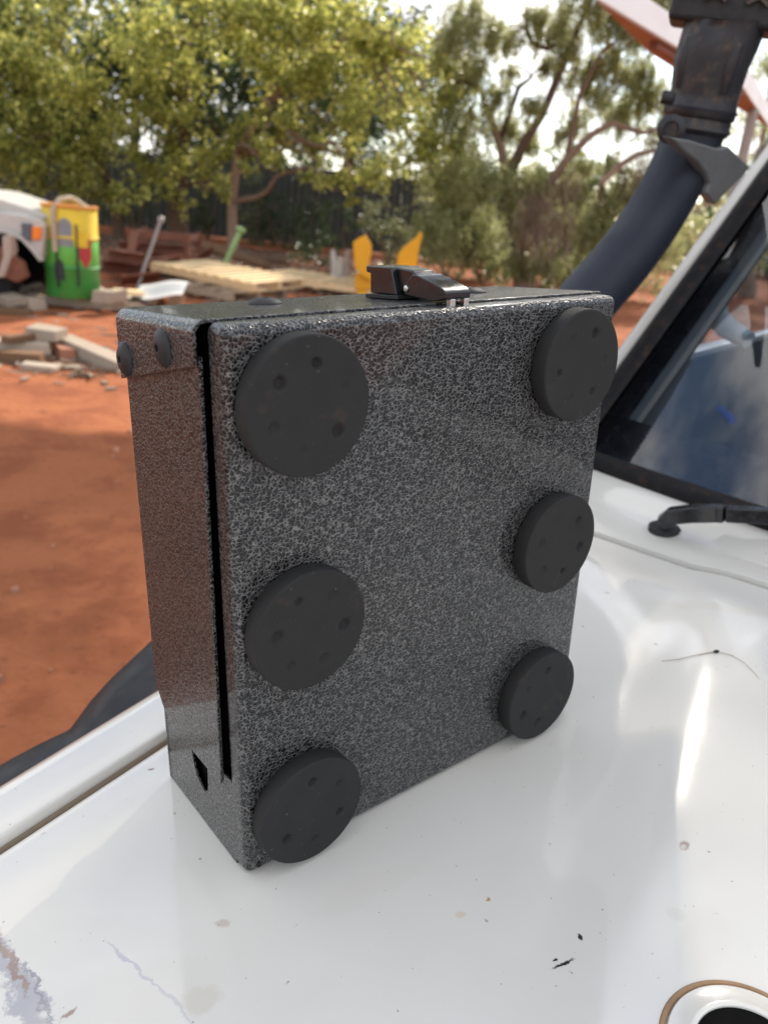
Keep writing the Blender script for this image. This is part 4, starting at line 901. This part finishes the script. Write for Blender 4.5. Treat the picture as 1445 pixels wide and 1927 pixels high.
paths = [([D(985, 548, yP)*A(1, 1, 0)]+pd([(988, 500, 0), (985, 440, 0), (968, 385, 0), (955, 335, 0)]), [.26, .22, .19, .17, .15]),
         (pd([(955, 335, 0), (938, 262, .2), (915, 205, .3), (905, 170, .2), (880, 140, .3), (860, 90, 0)]), [.11, .09, .08, .06, .045, .03]),
         (pd([(955, 335, 0), (985, 270, -.3), (1020, 215, -.4), (1052, 140, -.3), (1085, 60, -.2), (1115, -10, 0), (1140, -90, 0)]), [.12, .10, .085, .075, .06, .05, .03]),
         (pd([(1045, 85, -.3), (1030, 92, -.3), (1000, 80, -.2), (992, 60, -.1), (990, 20, 0)]), [.045, .045, .05, .05, .035]),
         (pd([(905, 172, .2), (870, 150, .1), (835, 160, 0)]), [.045, .035, .02]),
         (pd([(985, 440, 0), (1010, 380, -.5), (1065, 300, -.8), (1110, 255, -.8), (1150, 232, -.7), (1210, 250, -.6), (1260, 235, -.5)]), [.13, .11, .09, .075, .06, .045, .03]),
         (pd([(1130, 345, -1), (1165, 312, -.9), (1200, 290, -.9), (1245, 280, -.8), (1270, 262, -.8)]), [.07, .065, .055, .04, .03]),
         (pd([(940, 270, .2), (975, 165, 0), (1000, 145, 0)]), [.06, .05, .03]),
         (pd([(1065, 300, -.8), (1090, 180, -.8), (1130, 100, -.6), (1180, 60, -.5)]), [.06, .045, .035, .02])]
cl = px_clusters([(870, 205, 55), (850, 300, 62), (905, 320, 60), (960, 230, 36), (925, 55, 34), (1005, 190, 26), (1045, 40, 40), (1095, 130, 36), (1160, 95, 42), (1180, 190, 48), (1228, 160, 40), (1235, 330, 52), (1140, 385, 52), (1190, 420, 55), (1070, 345, 36), (895, 420, 62), (825, 420, 55), (1000, 330, 48), (1210, 40, 36), (1150, 470, 48), (900, 120, 26), (855, 60, 40), (1010, 20, 26), (1100, 300, 26), (1240, 440, 46), (1260, 240, 40), (935, 170, 30), (1150, 300, 22), (1030, 470, 40), (960, 480, 40), (1080, 500, 50), (980, 400, 36), (1060, 400, 30), (870, 360, 50), (1110, 430, 46), (1170, 350, 36), (1060, 250, 20), (960, 130, 20), (1035, 115, 24), (1000, 262, 26), (1085, 215, 30), (965, 60, 26), (1130, 165, 30), (885, 15, 40), (1195, 125, 34), (1150, 20, 40), (1075, 85, 28), (870, 120, 40), (1120, -40, 60), (1260, -40, 60)], yP, .8)
pt = pepper('pepper_tree', 'open crowned pepper tree with drooping grey-green foliage behind the box latch', D(985, 548, yP)*A(1, 1, 0), paths, cl, leaf_pepper, dens=1.35, y=yP)
# dead hanging twigs of that tree
def dead_twigs():
    Ps, Ds = [], []
    for (u, v, rp, n) in ((1010, 380, 34, 320), (1040, 410, 46, 420), (1005, 440, 40, 260), (1060, 440, 34, 200), (1200, 300, 34, 200), (1235, 285, 26, 120), (1075, 340, 26, 120)):
        c = D(u, v, yP-1.0); rad = rp*18/1497; p = c+rng.normal(size=(n, 3))*A(rad*.5, rad*.5, rad*.6); d = rng.normal(size=(n, 3))*.35; d[:, 2] -= 1; Ps.append(p); Ds.append(unit(d))
    V, F = leaf_quads(np.concatenate(Ps), .42, .014, d=np.concatenate(Ds)); fast_mesh('dead_twigs', V, F, dead_twig, pt)
dead_twigs()
# lighter tree behind, right of the pepper tree
cl = px_clusters([(1290, 470, 60), (1230, 520, 50), (1340, 520, 60), (1200, 480, 46), (1300, 400, 50), (1420, 260, 50), (1460, 200, 60), (1400, 330, 50), (1450, 110, 46), (1500, 300, 80), (1560, 200, 90), (1380, 430, 60), (1460, 430, 70), (1520, 480, 80), (1250, 400, 44)], 22)
tree('leafy_tree', 'pale green leafy tree seen between the snorkel and the windscreen pillar', D(1400, 560, 22.5)*A(1, 1, 0), [D(1400, 500, 22.5), D(1410, 400, 22.3), D(1430, 280, 22)], cl, leaf_pepper, pale_bark, leaf=(.11, .06), dens=520, group=LT, r0=.2)

# tall gum tree right of the frame: its crown hangs between the sun and the parked ute
def shade_tree():
    base = A(9.2, 14.0, 0); r = empty('gum_tree', base, 'tall gum tree outside the right edge whose crown shades the ute', 'tree')
    kz, kx = to_sun[2]/to_sun[1], to_sun[0]/to_sun[1]
    m = MB(); P = [base, base+A(-.1, 0, 2.5), base+A(-.5, -.2, 5), base+A(-1.2, -.4, 8), base+A(-2.4, -.6, 11)]; m.tube(P, [.34, .28, .24, .18, .10], 14); m.build('trunk', pale_bark, r, 70)
    mb = MB(); L = []
    def bough(n, xr, yr, per, yy_, sig):
        for _ in range(n):
            x0, y0 = rng.uniform(*xr), rng.uniform(*yr); yy = rng.uniform(*yy_); z = (yy-y0)*kz; c = A(x0+(yy-y0)*kx, yy, z)
            if z < 1.9+.23*yy+.9: continue
            f = min(P[1:], key=lambda q: np.linalg.norm(q-c))
            if per > 20 and y0 > 1.5 and rng.random() < .10: limb(mb, f, c, .030, .006, .06, 6)
            L.append(c+rng.normal(size=(per, 3))*sig)
    bough(340, (-7.0, -.9), (.5, 4.5), 110, (9.5, 14.5), .33)
    bough(8200, (-6.0, 3.5), (-4.5, .5), 5, (9.0, 14.5), .30)
    bough(420, (-7.0, -.7), (4.1, 4.65), 110, (9.8, 14.0), .22)
    P_ = np.concatenate(L); y0 = P_[:, 1]-P_[:, 2]/kz; P_ = P_[(y0 < 4.65)]
    mb.build('branches', pale_bark, r, 70)['kind'] = 'stuff'; V, F = leaf_quads(P_, .11, .045, .5); fast_mesh('crown', V, F, leaf_shrub, r)
shade_tree()

# shrubs along the fence
SH = 'olive shrubs under the pepper tree'
def shrub(label, lst, y, mat_, base_px, dens=800, leaf=(.085, .04)):
    b = D(*base_px, y)*A(1, 1, 0); r = empty('shrub', b, label, 'shrub', SH); m = MB(); P = []
    for (c, rad) in px_clusters(lst, y, .5):
        limb(m, b, c, .03, .008, 0, 4); P.append(broad_cluster(c, rad, int(dens*(rad/.75)**2)))
    m.build('stems', bark, r, 70)['kind'] = 'stuff'; V, F = leaf_quads(np.concatenate(P), *leaf); fast_mesh('foliage', V, F, mat_, r)
shrub('dark olive shrub left of the yellow machine arms', [(590, 420, 44), (620, 460, 44), (570, 480, 34), (640, 500, 30), (600, 500, 30), (650, 420, 34)], 18.5, leaf_dark, (605, 520))
shrub('olive shrub between the two yellow machine arms', [(720, 430, 44), (735, 470, 40), (700, 400, 34), (760, 410, 40), (730, 505, 30)], 19, leaf_shrub, (730, 530))
shrub('olive shrub right of the yellow machine arms above the latch', [(820, 450, 50), (800, 490, 40), (850, 490, 46), (870, 450, 44), (835, 400, 34)], 18.6, leaf_shrub, (835, 545))
shrub('tall olive shrub left of the pepper trunk', [(910, 470, 44), (900, 515, 44), (945, 500, 40), (930, 430, 34), (880, 400, 34)], 19.2, leaf_dark, (915, 555))
shrub('dark shrub at the foot of the pepper tree', [(1030, 500, 44), (1000, 520, 40), (1070, 500, 44), (1050, 535, 40)], 18.8, leaf_dark, (1035, 565))
shrub('sunny green shrub beside the snorkel tube', [(1120, 480, 46), (1100, 525, 44), (1150, 520, 46), (1180, 480, 40), (1200, 540, 46)], 17.5, leaf_pepper, (1140, 575))
shrub('dark shrub in front of the fence left of the thick trunk', [(240, 350, 40), (270, 390, 36), (230, 400, 34), (285, 350, 30)], 22.9, leaf_dark, (255, 445))
shrub('dark shrub in front of the fence between thick and slender trunks', [(385, 350, 36), (400, 395, 34), (375, 400, 30), (415, 345, 26)], 23.2, leaf_dark, (392, 448))
shrub('dark shrub in front of the fence left of the dead stump', [(560, 400, 36), (545, 440, 34), (580, 450, 30), (600, 380, 30)], 22.599999999999998, leaf_dark, (560, 470))
shrub('dark shrub in front of the fence right of the slender trunk', [(480, 400, 34), (470, 435, 28), (505, 440, 30), (490, 350, 28)], 23.599999999999998, leaf_shrub, (485, 458))
shrub('small shrub behind the slender trunk by the fence', [(520, 380, 34), (505, 420, 30), (540, 420, 30), (490, 370, 24)], 23.4, leaf_dark, (515, 455))
# low far vegetation behind the pepper tree
def far_bush():
    r = empty('far_thicket', (2, 34, 0), 'hazy green thicket far behind the pepper tree', 'thicket'); r['kind'] = 'stuff'; P = []
    for k in range(270):
        x = random.uniform(-14, 26); y = 34+random.uniform(-2, 3); P.append(broad_cluster(A(x, y, random.uniform(.2, 3.4 if x > 0 else 5)), random.uniform(.9, 1.5), 260))
    V, F = leaf_quads(np.concatenate(P), .2, .11); o = fast_mesh('foliage', V, F, leaf_green, r); o['kind'] = 'stuff'
far_bush()

# dark leaf litter mound under the trees
def litter():
    n = 9000; P = np.stack([rng.uniform(-9, 0, n), rng.uniform(13, 21.5, n), np.full(n, .03)], 1); d = rng.normal(size=(n, 3)); d[:, 2] *= .25; r = empty('leaf_litter', (-4, 17, 0), 'brown leaf litter on the shaded dirt under the trees', 'leaf litter'); r['kind'] = 'stuff'
    V, F = leaf_quads(P, .10, .06, d=unit(d)); o = fast_mesh('dead_leaves', V, F, dead_twig, r); o['kind'] = 'stuff'
litter()
L_ = 'dark logs lying under the trees'
loose('fallen_log', D(385, 462, 15.5), D(505, 500, 14.2), .16, .16, brown_wood, 'dark fallen log lying behind the green post', 'log', L_, .4, .04)
loose('fallen_log', D(420, 478, 15.0), D(540, 492, 15.6), .13, .13, bark, 'thinner fallen log right of the green post', 'log', L_, .2, .04)
loose('fallen_log', D(395, 500, 13.6), D(480, 508, 13.2), .10, .10, bark, 'short stick of a log just behind the bright pallets', 'log', L_, .2, .03)
# pale dead stump behind the machine arms
def stump():
    b = D(632, 545, 13.8)*A(1, 1, 0); r = empty('dead_stump', b, 'pale grey broken stump left of the yellow machine arms', 'stump')
    for du, v, rr_ in ((-6, 470, .07), (8, 482, .06), (20, 500, .05)):
        m = MB(); t = D(632+du, v, 13.8); m.tube([b+A(du*.006, 0, -.05), (b+t)/2+A(.02, 0, 0), t], [rr_*1.3, rr_, rr_*.5], 9); m.build('trunk', simple('bleached_wood_%d' % v, (.45, .41, .37), .8, 0, .3, 8, .3, .01), r, 50)
stump()

# stones and clods on the dirt
def stones():
    me = []
    n = 260; V, F = [], []; r = empty('stones', (-3, 5, 0), 'small stones and clods scattered on the red dirt', 'stones'); r['kind'] = 'stuff'; m = MB()
    for k in range(n):
        y = random.uniform(1.6, 11); x = random.uniform(-.75*y-.5, .45*y); s = random.uniform(.004, .013)*(1+random.random()*1.2); 
        ring = [(s*random.uniform(.7, 1.2), a) for a in np.linspace(0, 2*math.pi, 7)[:-1]]
        m.add([A(x+q*math.cos(a), y+q*math.sin(a), -.003) for q, a in ring]+[A(x+q*.7*math.cos(a+.2), y+q*.7*math.sin(a+.2), s*.7) for q, a in ring], [tuple(range(6, 12))]+[(i, (i+1) % 6, 6+(i+1) % 6, 6+i) for i in range(6)])
    o = m.build('pebbles', simple('stone', (.36, .17, .10), .9, 0, .5, 6), r); o['kind'] = 'stuff'
stones()

def debris():
    r = empty('wood_debris', (-4, 11, 0), 'splinters, bark and twigs littering the dirt round the pallets and timber', 'debris'); r['kind'] = 'stuff'
    for nm, mat_, n, seed in (('splinters', grey_wood, 420, 3), ('bark_bits', bark, 520, 4)):
        rg = random.Random(seed); m = MB()
        for k in range(n):
            if rg.random() < .35: x, y = rg.gauss(-2.9, .8), rg.gauss(6.6, .45)
            else: x, y = rg.uniform(-7, .6), rg.gauss(11.5, 1.9)
            L = rg.uniform(.03, .22)*(1.5 if y > 10 else 1); a = rg.uniform(0, 3.14); w = rg.uniform(.008, .03)
            d = A(math.cos(a), math.sin(a), rg.uniform(-.12, .12)); d /= np.linalg.norm(d); q = np.cross(d, A(0, 0, 1)); q /= np.linalg.norm(q)
            m.box(A(x, y, .015+rg.uniform(0, .02)), [d, q, np.cross(q, d)], (L/2, w/2, w*.3))
        m.build(nm, mat_, r)['kind'] = 'stuff'
debris()

# white shade roof beyond the ute, its corner showing above the snorkel
def shade_roof():
    zr = 2.62
    a, b, c = G(1118, -2, zr), G(1397, 166, zr), G(1447, 240, zr)
    d = a+(c-b); a2 = a+(a-b)*.0
    r = empty('shade_roof', A(b[0], b[1], 0), 'white flat shade roof with brown underside behind the snorkel', 'roof')
    Q = [a, b, c, a+(c-b)*.55]
    m = MB(); m.hexa([p+A(0, 0, .006) for p in Q], [p+A(0, 0, .16) for p in Q]); m.build('roof_panel', simple('white_roof_paint', (.82, .82, .80), .4, 0, .05, 2), r, bevel=.01)
    cen = sum(Q)/4; m = MB(); q2 = [p+(cen-p)*.012 for p in Q]; m.hexa([p+A(0, 0, -.004) for p in q2], [p+A(0, 0, .004) for p in q2]); m.build('underside', brown_under, r)
    m = MB(); p0 = a+(b-a)*.25; p1 = a+(b-a)*.95; off = (c-b)*.12; m.tube([p0+off+A(0, 0, -.03), p1+off+A(0, 0, -.03)], .03, 8); m.build('batten', rust, r)
    pb = b+(c-b)*.5+(a-b)*.05; m = MB(); m.tube([A(pb[0], pb[1], 0), A(pb[0], pb[1], zr-.01)], .05, 12); m.build('post', grey_steel, r, 50)
shade_roof()
